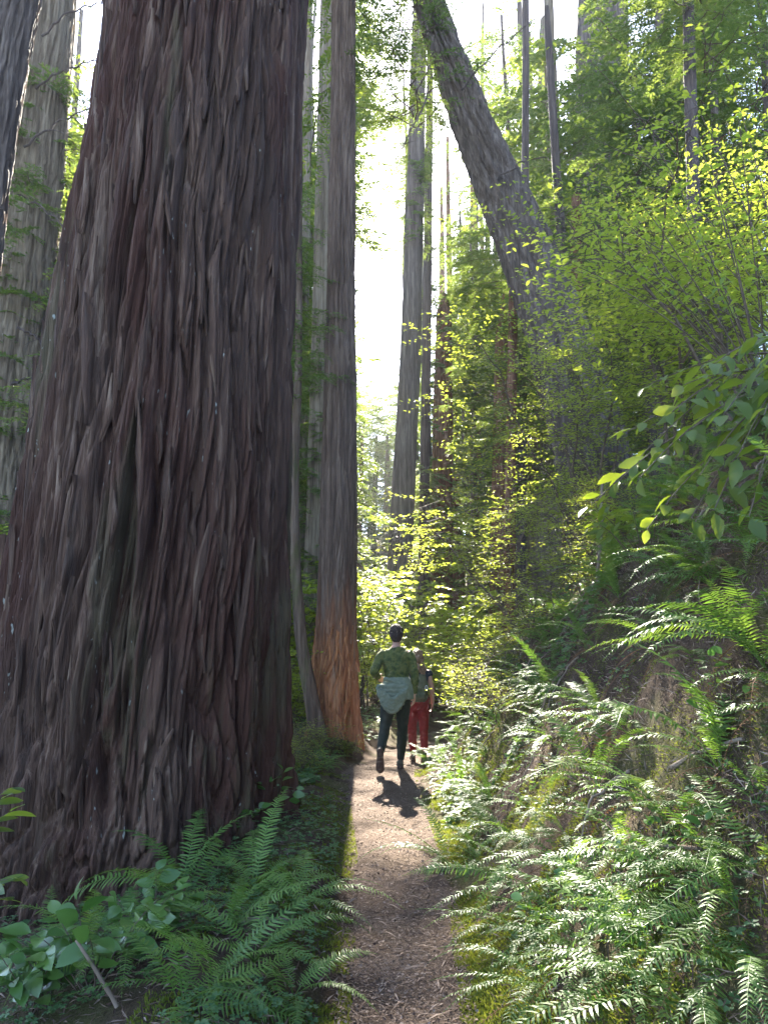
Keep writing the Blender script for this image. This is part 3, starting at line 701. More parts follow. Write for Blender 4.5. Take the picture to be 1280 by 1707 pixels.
DEAD = [frond_mesh('dead_frond', 1, 26, 10, -80, 0.06, 'dead_fern', 11, gap=0.25), frond_mesh('dead_frond', 1, 26, -10, -60, 0.05, 'dead_fern', 12, gap=0.3)]
def fern(loc, n, L, label, group, az0=None, spread=math.pi, tilt=0.0, dead=0, rg=RNG, kinds=range(6), tl=0.22, wy=(0.75, 1.0)):
    t = thing('sword_fern', loc, label, 'fern', group)
    for i in range(n):
        a = (az0 if az0 is not None else 0) + ((i + 0.5) / n * 2 - 1) * spread + rg.normal() * 0.18
        o = obj('frond', FRONDS[int(rg.choice(list(kinds)))], t)
        s = L * rg.uniform(0.68, 1.15)
        o.rotation_euler = (rg.normal() * 0.22, -(tilt + rg.normal() * tl), a)
        o.scale = (s, s * rg.uniform(*wy), s)
    for i in range(dead):
        o = obj('dead_frond', DEAD[i % 2], t); a = (az0 or 0) + rg.normal() * 1.0
        s = L * rg.uniform(0.5, 0.9); o.rotation_euler = (rg.normal() * 0.3, rg.normal() * 0.2, a); o.scale = (s, s, s)
    return t

def leaf_mesh(name, W, mat, fold=0.12, curl=0.25, rows=6, tooth=0.0, shape=(0, 0.55, 0.95, 1.0, 0.72, 0.0), stalk=0.12):
    n = rows; t = np.linspace(0, 1, n); w = np.interp(t, np.linspace(0, 1, len(shape)), shape) * W * 0.5
    V = []
    for k in range(n):
        x = stalk + (1 - stalk) * t[k]; zc = -curl * t[k] ** 2
        ww = w[k] * (1 + (tooth if k % 2 else -tooth))
        V += [(x + 0.0, -ww, zc + fold * ww * 2), (x, 0, zc), (x + 0.0, ww, zc + fold * ww * 2)]
    F = []
    for k in range(n - 1):
        a = k * 3
        F += [(a, a + 3, a + 4, a + 1), (a + 1, a + 4, a + 5, a + 2)]
    V += [(0, -0.008, 0), (0, 0.008, 0), (stalk, -0.008, 0), (stalk, 0.008, 0)]
    b = n * 3; F.append((b, b + 2, b + 3, b + 1))
    return mk_mesh(name, V, [np.array(F)], [M[mat]], smooth=True)
LEAF = {
    'salal': [leaf_mesh('leaf', 0.62, 'salal_leaf', 0.10, 0.15 + 0.1 * i, 7, shape=(0.0, 0.75, 1.0, 0.9, 0.6, 0.0)) for i in range(3)],
    'oak': [leaf_mesh('leaf', 0.40, 'big_leaf', 0.16, 0.12 + 0.14 * i, 9, 0.07, (0.0, 0.55, 0.9, 1.0, 0.9, 0.6, 0.0)) for i in range(3)],
    'azalea': [leaf_mesh('leaf', 0.42, 'bright_leaf', 0.18, 0.1 + 0.15 * i, 6, 0, (0.0, 0.4, 0.8, 1.0, 0.75, 0.0), 0.05) for i in range(3)],
    'rhodo': [leaf_mesh('leaf', 0.30, 'big_leaf', 0.10, 0.1 + 0.15 * i, 7, 0, (0.0, 0.6, 0.9, 1.0, 0.8, 0.0), 0.10) for i in range(3)],
    'trillium': [leaf_mesh('leaf', 0.85, 'sorrel', 0.10, 0.25, 7, 0, (0.0, 0.85, 1.0, 0.8, 0.45, 0.0), 0.02)],
}
def stem_curve(p0, p1, sag, n=8, rg=RNG, wob=0.02):
    t = np.linspace(0, 1, n)[:, None]
    p0, p1 = np.asarray(p0, float), np.asarray(p1, float)
    L = np.linalg.norm(p1 - p0)
    return p0 + (p1 - p0) * t + np.array([0, 0, 1]) * (4 * sag * t * (1 - t)) * L + np.cumsum(rg.normal(size=(n, 3)) * wob * L / n, 0) * np.minimum(t * 3, 1)
def leaf_shrub(name, loc, stems, kind, size, label, cat, group=None, per=9, whorl=False, mat='twig', rg=RNG, rad=0.006, t0=0.3, flat=0.75, limit=290):
    """stems: list of (start, end, sag) relative to loc; every leaf is a piece of its own"""
    T = thing(name, loc, label, cat, group); cnt = 0
    for (a, b, sag) in stems:
        c = stem_curve(a, b, sag, 9, rg)
        g_ = Geo(); g_.tube(c, np.linspace(rad, rad * 0.35, 9), 5)
        obj('stem', g_.mesh('stem', [M[mat]], True), T)
        tt = np.linspace(0, 1, 9)
        def at(t): return np.array([np.interp(t, tt, c[:, k]) for k in range(3)])
        for k in range(per):
            if cnt >= limit: break
            t = t0 + (1 - t0) * (k + 1) / per
            p = at(t); d = at(min(t + 0.02, 1)) - at(max(t - 0.04, 0)); d /= np.linalg.norm(d) + 1e-9
            side = np.cross(d, [0, 0, 1]); side /= np.linalg.norm(side) + 1e-9
            if whorl:
                for j in range(5):
                    aa = j / 5 * TAU + rg.normal() * 0.25; u2 = np.cross(side, d)
                    X = (side * math.cos(aa) + u2 * math.sin(aa)) * 0.9 + d * 0.45 + rg.normal(size=3) * 0.1
                    X[2] *= 0.55
                    o = obj('leaf', LEAF[kind][int(rg.integers(len(LEAF[kind])))], T)
                    o.matrix_basis = mat_from(p, X, np.array([0, 0, 1]) + rg.normal(size=3) * 0.3, size * rg.uniform(0.65, 1.15)); cnt += 1
            else:
                s = 1 if k % 2 else -1
                X = side * s * 0.8 + d * (0.55 if k < per - 1 else 1.5) + np.array([0, 0, -0.12]) + rg.normal(size=3) * 0.22
                o = obj('leaf', LEAF[kind][int(rg.integers(len(LEAF[kind])))], T)
                o.matrix_basis = mat_from(p, X, np.array([0, -0.15, flat]) + rg.normal(size=3) * 0.35, size * rg.uniform(0.7, 1.2)); cnt += 1
    return T

# small-leaved shrubs: arching stems and flat layered twigs of leaves too small to pick apart
def layered_shrub_mesh(seed, H, spread, nstem, leaf, mat, twigs=16, tl=0.9, lean=(0, 0), sp=0.045, lw=0.5, maple=False):
    rg = np.random.default_rng(seed); wood = Geo(); lv = Geo()
    pos, X, N, S = [], [], [], []
    for i in range(nstem):
        a = rg.random() * TAU; r = spread * rg.uniform(0.4, 1.0)
        tip = np.array([math.cos(a) * r + lean[0], math.sin(a) * r + lean[1], H * rg.uniform(0.55, 1.0)])
        c = stem_curve((rg.normal() * 0.1, rg.normal() * 0.1, 0), tip, 0.16, 10, rg, 0.30)
        wood.tube(c, np.linspace(0.008 + 0.0035 * H, 0.003, 10), 5)
        tt = np.linspace(0, 1, 10)
        for k in range(twigs):
            t = 0.22 + 0.78 * (k + rg.random()) / twigs
            b = np.array([np.interp(t, tt, c[:, j]) for j in range(3)])
            a2 = rg.random() * TAU; L = tl * rg.uniform(0.5, 1.2) * (1.15 - 0.5 * t)
            d = np.array([math.cos(a2), math.sin(a2), rg.normal() * 0.15 + 0.05])
            tc = stem_curve(b, b + d * L, 0.05, 6, rg, 0.15)
            wood.tube(tc, np.linspace(0.005, 0.0018, 6), 3)
            nsub = max(2, int(L / 0.14))
            for j in range(nsub):
                u = 0.15 + 0.85 * (j + 0.5) / nsub
                bb = np.array([np.interp(u, np.linspace(0, 1, 6), tc[:, m]) for m in range(3)])
                sd = np.cross(d, [0, 0, 1]) * (1 if j % 2 else -1)
                dd = sd * 0.8 + d * 0.6 + np.array([0, 0, rg.normal() * 0.14]); dd /= np.linalg.norm(dd)
                l2 = L * 0.42 * (1.1 - 0.6 * u) * rg.uniform(0.6, 1.2)
                m = max(3, int(l2 / sp)); w = np.linspace(0.1, 1, m)
                cc = bb + dd * (w * l2)[:, None] + np.array([0, 0, -0.12]) * (w ** 2 * l2)[:, None]
                s2 = np.cross(dd, [0, 0, 1])
                alt = np.where(np.arange(m) % 2, 1, -1)[:, None]
                pos.append(cc + rg.normal(size=(m, 3)) * 0.006); X.append(s2 * alt * 0.85 + dd * 0.5 + rg.normal(size=(m, 3)) * 0.25)
                N.append(np.array([0, 0, 1]) + rg.normal(size=(m, 3)) * 0.30); S.append(leaf * rg.uniform(0.6, 1.25, m))
    tv = np.array([(0, 0, 0), (0.3, -0.42 * lw, 0.08), (0.72, -0.36 * lw, 0.06), (1, 0, -0.06), (0.72, 0.36 * lw, 0.06), (0.3, 0.42 * lw, 0.08)], float)
    tf = [np.array([[0, 1, 2, 3], [0, 3, 4, 5]])]
    if maple:
        tv = np.array([(0, 0, 0), (0.15, -0.5, 0.05), (0.42, -0.24, 0.02), (0.7, -0.45, 0), (0.68, -0.15, 0.02), (1.0, 0, -0.1), (0.68, 0.15, 0.02), (0.7, 0.45, 0), (0.42, 0.24, 0.02), (0.15, 0.5, 0.05)], float)
        tf = [np.array([[0, 1, 2], [2, 3, 4], [4, 5, 6], [6, 7, 8], [8, 9, 0]]), np.array([[0, 2, 4, 5], [0, 5, 6, 8]])]
        tf = [np.array([[0, 1, 2], [0, 8, 9], [2, 3, 4], [6, 7, 8], [4, 5, 6]]), np.array([[0, 2, 4, 8], [4, 6, 8, 8]])[:1], np.array([[4, 6, 8]])]
    v, f = scatter(tv, tf, np.concatenate(pos), np.concatenate(X), np.concatenate(N), np.concatenate(S))
    lv.add(v, f, 0)
    return lv.mesh('foliage', [M[mat]]), wood.mesh('branches', [M['twig']], True), sum(len(p) for p in pos)
SHRUB = {
    'huck_a': layered_shrub_mesh(21, 3.4, 1.9, 6, 0.050, 'small_leaf', 24, 1.5, (-0.7, 0), 0.040),
    'huck_b': layered_shrub_mesh(22, 2.6, 1.5, 6, 0.050, 'small_leaf', 20, 1.35, (-0.5, 0), 0.040),
    'under': layered_shrub_mesh(23, 1.7, 1.1, 13, 0.085, 'bright_leaf', 16, 0.9, (0, 0), 0.045),
    'maple': layered_shrub_mesh(24, 4.6, 1.6, 8, 0.15, 'bright_leaf', 17, 1.3, (0, 0), 0.085, 0.6, True),
    'low': layered_shrub_mesh(25, 0.75, 0.55, 10, 0.045, 'small_leaf', 11, 0.5, (0, 0), 0.028),
    'azalea': layered_shrub_mesh(26, 3.2, 1.3, 5, 0.075, 'bright_leaf', 20, 1.2, (-0.4, 0), 0.060, 0.5),
}
def shrub(key, x, y, label, group, s=1.0, rot=None, name='shrub', dz=0.0, cat='shrub'):
    f, w, _ = SHRUB[key]
    t = thing(name, (x, y, float(gz(x, y)) - 0.03 + dz), label, cat, group)
    t.rotation_euler = (0, 0, float(RNG.random() * TAU) if rot is None else rot); t.scale = (s, s, s)
    o = obj('foliage', f, t); o['kind'] = 'stuff'
    obj('branches', w, t)
    return t

# ------------------------------------------------------------------ shrubs
for x, y, k, sc, lab in [
    (3.1, 11.2, 'huck_a', 1.15, 'tall small-leaved huckleberry shrub arching over the trail from the bank'),
    (3.7, 9.2, 'huck_a', 1.30, 'tall small-leaved huckleberry shrub in front of the foot of the leaning tree'),
    (2.35, 8.2, 'huck_b', 0.55, 'small huckleberry shrub above the ferns on the bank'),
    (5.0, 10.8, 'huck_a', 1.35, 'dense huckleberry shrub beside the thin black trunk'),
    (2.6, 13.6, 'huck_b', 1.45, 'tall pale huckleberry shrub beside the slim red barked tree')]:
    shrub(k, x, y, lab, 'small-leaved shrubs on the bank', sc, float(RNG.normal() * 0.4), 'huckleberry_shrub')
for x, y, sc, lab in [
    (3.35, 6.5, 1.05, 'yellow-green azalea with backlit leaves on top of the bank'),
    (4.6, 8.4, 1.20, 'taller yellow-green azalea behind the one on top of the bank'),
    (5.4, 6.9, 0.95, 'yellow-green azalea farthest up the slope from the trail')]:
    shrub('azalea', x, y, lab, 'azaleas on the bank', sc, float(RNG.normal() * 0.4), 'azalea_shrub')
for x, y, sc, lab in [
    (-0.55, 18.5, 0.95, 'sunlit vine maple between the straight redwood and the hazy grey one'),
    (0.3, 22.5, 0.9, 'sunlit vine maple in front of the hazy grey redwood'),
    (1.75, 16.6, 0.72, 'sunlit vine maple right of the second walker'),
    (2.9, 19.5, 0.95, 'vine maple behind the slim red barked tree'),
    (-2.5, 17.0, 0.9, 'vine maple behind the bent sapling'),
    (-6.6, 13.2, 1.0, 'vine maple beside the broad ridged redwood'),
    (-1.9, 24.0, 1.1, 'vine maple in the haze left of the straight redwood'),
    (4.6, 24.0, 1.1, 'vine maple behind the wide pale grey redwood')]:
    shrub('maple', x, y, lab, 'vine maples behind the walkers', sc, None, 'vine_maple', cat='tree')
rg = np.random.default_rng(14)
for i in range(34):
    y = float(rg.uniform(12.8, 27)); x = float(rg.uniform(-0.30, 0.22) * y - 0.2)
    if abs(x - pcx(y)) < 1.0: x = float(pcx(y)) + 1.3 * (1 if x > pcx(y) else -1)
    side = 'left' if x < pcx(y) else 'right'
    shrub('under', x, y, f'sunlit leafy understory bush on the forest floor {side} of the trail', f'understory bushes {side} of the trail', float(rg.uniform(0.5, 1.0)), None, 'understory_bush')
for i in range(26):
    y = float(rg.uniform(7.5, 13.5)); d = float(rg.uniform(0.7, 2.8)); x = float(pcx(y) + phw(y) + d)
    shrub('low', x, y, 'low small-leaved bush growing among the ferns on the bank', 'low bushes on the bank', float(rg.uniform(0.55, 1.0)), None, 'low_bush')
for i in range(9):
    y = float(rg.uniform(8.5, 12.3)); x = float(pcx(y) - phw(y) - rg.uniform(0.35, 1.0))
    shrub('low', x, y, 'low small-leaved bush at the left edge of the trail near the straight redwood', 'low bushes left of the trail', float(rg.uniform(0.4, 0.65)), None, 'low_bush')


# ------------------------------------------------------------------ the two walkers
def ring_loft(geo, C, ra, rb, side=(1, 0, 0), n=16):
    C = np.asarray(C, float); k = len(C); ra = np.broadcast_to(ra, (k,)); rb = np.broadcast_to(rb, (k,))
    T = np.gradient(C, axis=0); T /= np.linalg.norm(T, axis=1)[:, None] + 1e-9
    S = np.asarray(side, float)[None] - T * (T @ np.asarray(side, float))[:, None]; S /= np.linalg.norm(S, axis=1)[:, None] + 1e-9
    B = np.cross(T, S); thh = np.arange(n) / n * TAU
    V = C[:, None] + ra[:, None, None] * np.cos(thh)[None, :, None] * S[:, None] + rb[:, None, None] * np.sin(thh)[None, :, None] * B[:, None]
    V = np.concatenate([V.reshape(-1, 3), C[:1], C[-1:]])
    i = np.arange(k - 1)[:, None] * n; j = np.arange(n)[None]; j2 = (j + 1) % n
    qd = np.stack([i + j, i + j2, i + n + j2, i + n + j], -1).reshape(-1, 4)
    jj = np.arange(n); a = k * n
    t1 = np.stack([np.full(n, a), (jj + 1) % n, jj], -1); t2 = np.stack([np.full(n, a + 1), (k - 1) * n + jj, (k - 1) * n + (jj + 1) % n], -1)
    geo.add(V, [qd, t1, t2])
def ball(geo, c, r, n=10):
    r = np.broadcast_to(np.asarray(r, float), (3,)); t = np.linspace(0.02, math.pi - 0.02, n)
    C = np.asarray(c, float) + np.stack([0 * t, 0 * t, -np.cos(t) * r[2]], 1)
    ring_loft(geo, C, np.sin(t) * r[0], np.sin(t) * r[1], (1, 0, 0), 14)
def cloth_tex(size):
    tx = bpy.data.textures.new('folds', 'CLOUDS'); tx.noise_scale = size; return tx
def skin_obj(name, geo, parent, mat, voxel=0.009, sm=4, fold=0.0, fsize=0.06):
    o = obj(name, geo.mesh(name, [mat], True), parent)
    r = o.modifiers.new('remesh', 'REMESH'); r.mode = 'VOXEL'; r.voxel_size = voxel; r.use_smooth_shade = True
    if sm:
        k = o.modifiers.new('smooth', 'SMOOTH'); k.factor = 0.5; k.iterations = sm
    if fold:
        d = o.modifiers.new('folds', 'DISPLACE'); d.texture = cloth_tex(fsize); d.strength = fold; d.mid_level = 0.5
    return o
def seg(pts, n=5):
    """refine a polyline smoothly"""
    pts = np.asarray(pts, float); t = np.arange(len(pts)); u = np.linspace(0, len(pts) - 1, (len(pts) - 1) * n + 1)
    out = np.stack([np.interp(u, t, pts[:, k]) for k in range(pts.shape[1])], 1)
    k = np.array([0.25, 0.5, 0.25])
    for _ in range(3):
        p = np.pad(out, ((1, 1), (0, 0)), mode='edge'); new = p[:-2] * 0.25 + p[1:-1] * 0.5 + p[2:] * 0.25; new[0] = out[0]; new[-1] = out[-1]; out = new
    return out
def limb(geo, pts, rad, grow=0.0, squash=1.0, side=(1, 0, 0)):
    a = seg(np.concatenate([np.asarray(pts, float), np.asarray(rad, float)[:, None]], 1))
    ring_loft(geo, a[:, :3], a[:, 3] + grow, a[:, 3] * squash + grow, side)
def hand(geo, wrist, d, palm_n, thumb_side, s=1.0, curl=0.5):
    """palm, four bent fingers and a thumb; d the hand direction, palm_n where the palm faces"""
    d = np.asarray(d, float) / np.linalg.norm(d); pn = np.asarray(palm_n, float); pn = pn - d * (pn @ d); pn /= np.linalg.norm(pn)
    sd = np.cross(d, pn) * thumb_side; w = np.asarray(wrist, float)
    C = w + d * (np.array([-0.02, 0.01, 0.04, 0.075, 0.09]) * s)[:, None]
    ring_loft(geo, C, np.array([0.025, 0.030, 0.040, 0.040, 0.034]) * s, np.array([0.020, 0.017, 0.016, 0.014, 0.010]) * s, sd, 12)
    for k, ln in enumerate((0.072, 0.080, 0.075, 0.060)):
        b = w + d * 0.082 * s + sd * (0.030 - 0.020 * k) * s
        p1 = b + (d * math.cos(curl * 0.5) + pn * math.sin(curl * 0.5)) * ln * 0.48 * s
        p2 = p1 + (d * math.cos(curl * 1.3) + pn * math.sin(curl * 1.3)) * ln * 0.32 * s
        p3 = p2 + (d * math.cos(curl * 2.0) + pn * math.sin(curl * 2.0)) * ln * 0.24 * s
        limb(geo, [b - d * 0.012, p1, p2, p3], np.array([0.0090, 0.0085, 0.0080, 0.0070]) * s)
    b = w + d * 0.025 * s + sd * 0.032 * s
    p1 = b + (d * 0.7 + sd * 0.6 + pn * 0.2) * 0.036 * s; p2 = p1 + (d * 0.9 + sd * 0.1 + pn * 0.3) * 0.030 * s
    limb(geo, [b - sd * 0.012, p1, p2], np.array([0.012, 0.0105, 0.0085]) * s)
TORSO = [(0.84, .150, .105), (0.92, .168, .118), (1.02, .158, .108), (1.12, .138, .095), (1.22, .148, .102), (1.32, .170, .108), (1.39, .172, .098), (1.435, .125, .080), (1.47, .070, .062), (1.50, .055, .055)]
def torso(geo, z0, z1, grow=0.0, wf=1.0, hips=0.0):
    r = np.array([t for t in TORSO]); zz = np.linspace(z0, z1, 18)
    ring_loft(geo, np.stack([0 * zz, 0 * zz, zz], 1), np.interp(zz, r[:, 0], r[:, 1]) * wf + grow, np.interp(zz, r[:, 0], r[:, 2]) + grow, (1, 0, 0), 22)
def head(geo, c, s=1.0, yaw=0.0):
    c = np.asarray(c, float)
    ball(geo, c, np.array([0.076, 0.094, 0.112]) * s); ball(geo, c + np.array([0, 0.035, -0.055]) * s, np.array([0.055, 0.058, 0.062]) * s)
    for k in (-1, 1):
        ball(geo, c + np.array([0.077 * k, -0.002, -0.012]) * s, np.array([0.011, 0.020, 0.031]) * s)
        ball(geo, c + np.array([0.032 * k, 0.082, 0.003]) * s, np.array([0.015, 0.010, 0.011]) * s)
    limb(geo, [c + np.array([0, 0.086, 0.012]) * s, c + np.array([0, 0.108, -0.022]) * s, c + np.array([0, 0.090, -0.034]) * s], np.array([0.010, 0.013, 0.013]) * s)
    limb(geo, [c + np.array([-0.024, 0.084, -0.062]) * s, c + np.array([0, 0.094, -0.062]) * s, c + np.array([0.024, 0.084, -0.062]) * s], np.array([0.006, 0.009, 0.006]) * s)
def shoe(parent, M4, upper, sole):
    y = np.array([0.0, 0.02, 0.06, 0.11, 0.16, 0.21, 0.25, 0.275, 0.285]); w = np.array([.022, .032, .037, .036, .042, .047, .043, .028, .010]); h = np.array([.055, .085, .098, .090, .068, .056, .046, .036, .024])
    g_ = Geo(); ring_loft(g_, np.stack([0 * y, y - 0.06, h * 0.5 + 0.006], 1), w, h * 0.5, (1, 0, 0), 14)
    o = obj('shoe', g_.mesh('shoe', [upper], True), parent); o.matrix_basis = M4
    g_ = Geo(); yy = np.concatenate([[-0.008], y + 0.004]); ww = np.concatenate([[0.008], w + 0.005])
    ring_loft(g_, np.stack([0 * yy, yy - 0.062, 0.004 + 0 * yy], 1), ww, 0.020, (1, 0, 0), 14)
    obj('sole', g_.mesh('sole', [sole], True), o)
    for k in range(5):
        g_ = Geo(); yv = 0.0 + 0.045 * k
        ring_loft(g_, [(-0.03, yv, -0.017), (0.03, yv, -0.017)], 0.010, 0.006, (0, 1, 0), 6)
        obj('tread', g_.mesh('tread', [sole], True), o)
def cloth(name, cols, scale=25, rough=0.85): return plain_mat(name, cols, scale, rough, 0.2, 0.25, 0.003)
M['skin'] = plain_mat('skin', [(0.36, 0.19, 0.13), (0.44, 0.24, 0.17)], 9, 0.5, 0.4, 0.05, 0.002)
M['shirt'] = cloth('shirt', [(0.026, 0.040, 0.014), (0.048, 0.062, 0.020), (0.095, 0.10, 0.028), (0.036, 0.058, 0.022)], 17)
M['hoodie'] = cloth('hoodie', [(0.115, 0.132, 0.090), (0.155, 0.172, 0.122)], 30)
M['leggings'] = cloth('leggings', [(0.010, 0.014, 0.010), (0.017, 0.022, 0.015)], 20, 0.7)
M['dark_hair'] = plain_mat('dark_hair', [(0.012, 0.007, 0.005), (0.045, 0.025, 0.016)], 60, 0.6, 0.3, 0.7, 0.01, (1, 1, 0.15))
M['fair_hair'] = plain_mat('fair_hair', [(0.08, 0.042, 0.022), (0.24, 0.14, 0.07)], 50, 0.55, 0.4, 0.7, 0.01)
M['shoe'] = cloth('shoe_cloth', [(0.05, 0.045, 0.035), (0.10, 0.09, 0.06)], 30)
M['sole'] = plain_mat('sole', [(0.045, 0.028, 0.02), (0.085, 0.055, 0.04)], 40, 0.8)
M['vest'] = cloth('vest', [(0.012, 0.014, 0.022), (0.028, 0.03, 0.036)], 24)
M['pack'] = cloth('pack', [(0.05, 0.055, 0.03), (0.085, 0.09, 0.05)], 24)
M['red_cloth'] = cloth('red_cloth', [(0.12, 0.008, 0.007), (0.18, 0.014, 0.010)], 22)
M['phone'] = plain_mat('phone', [(0.012, 0.012, 0.013), (0.02, 0.02, 0.022)], 10, 0.25, 0.5, 0.0)
M['clip'] = plain_mat('clip', [(0.55, 0.55, 0.56), (0.65, 0.65, 0.66)], 10, 0.3, 0.6, 0.0)

def place_z(x, y): return float(max(gz(x, y), gz(x, y) + 0.006)) + 0.004
x, y = 0.155, 9.45
p1 = thing('person', (x, y, place_z(x, y)), 'walker with short dark hair, green long-sleeved shirt and hoodie tied round the waist', 'person', None)
SL, EL, WL = (-0.175, 0, 1.40), (-0.285, -0.08, 1.175), (-0.225, 0.12, 1.11)
SR, ER, WR = (0.175, 0, 1.40), (0.232, -0.02, 1.13), (0.222, 0.035, 0.905)
HL, KL, AL = (-0.088, 0, 0.90), (-0.142, -0.02, 0.51), (-0.200, -0.31, 0.245)
HR, KR, AR = (0.085, 0, 0.90), (0.075, 0.085, 0.49), (0.050, 0.13, 0.085)
ARM = [0.052, 0.046, 0.041, 0.037, 0.028]; LEG = [0.092, 0.080, 0.056, 0.056, 0.036]
def mid(a, b, t=0.5): return tuple(np.asarray(a) * (1 - t) + np.asarray(b) * t)
b_ = Geo(); torso(b_, 0.84, 1.50); limb(b_, [(0, -0.005, 1.42), (0, 0.005, 1.50), (0, 0.015, 1.58)], [0.058, 0.050, 0.052]); head(b_, (0, 0.022, 1.645))
limb(b_, [mid((0, 0, 1.38), SL, 0.6), SL, mid(SL, EL), EL, mid(EL, WL, .4), WL], [0.05] + ARM); limb(b_, [mid((0, 0, 1.38), SR, 0.6), SR, mid(SR, ER), ER, mid(ER, WR, .4), WR], [0.05] + ARM)
limb(b_, [HL, mid(HL, KL), KL, mid(KL, AL, .4), AL], LEG); limb(b_, [HR, mid(HR, KR), KR, mid(KR, AR, .4), AR], LEG)
hand(b_, WL, np.asarray(WL) - np.asarray(EL), (0.9, 0, -0.2), -1, 1.0, 0.8); hand(b_, WR, (-0.02, 0.06, -1), (-0.8, 0.3, 0), -1, 1.0, 0.55)
limb(b_, [AR, (0.055, 0.22, 0.045), (0.06, 0.30, 0.035)], [0.036, 0.034, 0.028]); limb(b_, [AL, (-0.202, -0.28, 0.14), (-0.20, -0.245, 0.07)], [0.036, 0.034, 0.026])
skin_obj('body', b_, p1, M['skin'], 0.0065, 2)
s_ = Geo(); torso(s_, 0.97, 1.485, 0.011); limb(s_, [mid((0, 0, 1.38), SL, 0.5), SL, mid(SL, EL), EL, mid(EL, WL, .4), mid(EL, WL, 0.93)], [0.052] + ARM, 0.011); limb(s_, [mid((0, 0, 1.38), SR, 0.5), SR, mid(SR, ER), ER, mid(ER, WR, .4), mid(ER, WR, 0.97)], [0.052] + ARM, 0.011)
skin_obj('shirt', s_, p1, M['shirt'], 0.008, 4, 0.030, 0.06)
l_ = Geo(); torso(l_, 0.80, 1.06, 0.009); limb(l_, [HL, mid(HL, KL), KL, mid(KL, AL, .4), mid(KL, AL, .98)], LEG, 0.009); limb(l_, [HR, mid(HR, KR), KR, mid(KR, AR, .4), mid(KR, AR, .95)], LEG, 0.009)
skin_obj('leggings', l_, p1, M['leggings'], 0.009, 4, 0.016, 0.05)
# hoodie: a flaring wrap round the waist, a sagging hood of folds behind and the knotted sleeves in front
h_ = Geo()
zz = np.linspace(1.115, 0.85, 10)
ring_loft(h_, np.stack([0.005 + 0 * zz, -0.012 + 0 * zz, zz], 1), np.interp(zz, [0.85, 1.0, 1.115], [0.212, 0.20, 0.158]), np.interp(zz, [0.85, 1.0, 1.115], [0.165, 0.150, 0.115]), (1, 0, 0), 24)
for k in range(5):
    q_ = k / 4; w = 0.185 - 0.026 * k; zb = 0.705 + 0.040 * k
    u = np.linspace(-1, 1, 17); xx = -0.055 + w * u; z_ = zb + (1.0 - zb - 0.02 * k) * np.abs(u) ** 2.1
    yy = -0.150 - 0.028 * np.cos(u * 1.5) - 0.014 * k
    ring_loft(h_, np.stack([xx, yy, z_], 1), 0.036 - 0.003 * k, 0.024, (0, 1, 0), 10)
for k in range(6):
    zc = 0.76 + 0.05 * k; hw = np.interp(zc, [0.72, 0.8, 1.0], [0.07, 0.14, 0.19]); u = np.linspace(-1, 1, 9)
    ring_loft(h_, np.stack([-0.05 + hw * u, -0.135 - 0.02 * (1 - u ** 2), zc + 0 * u], 1), 0.034, 0.03, (0, 1, 0), 10)
limb(h_, [(-0.15, -0.10, 1.10), (-0.02, -0.155, 1.075), (0.10, -0.15, 0.98), (0.165, -0.13, 0.86)], [0.022, 0.024, 0.026, 0.022])
limb(h_, [(0.06, 0.13, 1.08), (0.08, 0.17, 0.95), (0.09, 0.18, 0.78)], [0.035, 0.035, 0.03]); limb(h_, [(-0.03, 0.13, 1.08), (-0.05, 0.17, 0.95), (-0.06, 0.18, 0.80)], [0.035, 0.035, 0.03])
skin_obj('hoodie', h_, p1, M['hoodie'], 0.008, 1, 0.022, 0.045)
r_ = Geo(); ball(r_, (0, 0.008, 1.672), (0.087, 0.100, 0.098)); ball(r_, (0, -0.030, 1.625), (0.076, 0.066, 0.085)); ball(r_, (0.0, 0.05, 1.715), (0.075, 0.065, 0.055))
skin_obj('hair', r_, p1, M['dark_hair'], 0.006, 1, 0.030, 0.014)
shoe(p1, Matrix.Translation((0.048, 0.13, 0.022)), M['shoe'], M['sole'])
fd = Vector((0.0, 0.05, -0.25)).normalized(); up_ = Vector((0, 1, 0.2)); up_ = (up_ - fd * up_.dot(fd)).normalized(); xr = fd.cross(up_)
Mx = Matrix((xr, fd, up_)).transposed().to_4x4(); Mx.translation = Vector((-0.200, -0.345, 0.242))
shoe(p1, Mx, M['shoe'], M['sole'])

x, y = 0.51, 11.5
p2 = thing('person', (x, y, place_z(x, y)), 'walker in dark red trousers with long curly hair and a small dark backpack', 'person', None)
p2.scale = (0.93, 0.93, 0.94); p2.rotation_euler = (0, 0, 0.05)
WR2 = (0.245, 0.07, 0.90); ER2 = (0.235, -0.01, 1.14)
WL2 = (-0.24, 0.10, 0.92); EL2 = (-0.24, 0.0, 1.14)
HL, KL, AL = (-0.085, 0, 0.90), (-0.09, 0.06, 0.49), (-0.07, 0.10, 0.085)
HR, KR, AR = (0.088, 0, 0.90), (0.095, 0.01, 0.49), (0.085, -0.16, 0.12)
b_ = Geo(); torso(b_, 0.84, 1.50, 0, 1.04); limb(b_, [(0, -0.005, 1.42), (0, 0.005, 1.50), (0, 0.015, 1.58)], [0.055, 0.047, 0.05]); head(b_, (0, 0.022, 1.645))
limb(b_, [mid((0, 0, 1.38), SL, 0.6), SL, mid(SL, EL2), EL2, mid(EL2, WL2, .4), WL2], [0.05] + ARM); limb(b_, [mid((0, 0, 1.38), SR, 0.6), SR, mid(SR, ER2), ER2, mid(ER2, WR2, .4), WR2], [0.05] + ARM)
limb(b_, [HL, mid(HL, KL), KL, mid(KL, AL, .4), AL], LEG); limb(b_, [HR, mid(HR, KR), KR, mid(KR, AR, .4), AR], LEG)
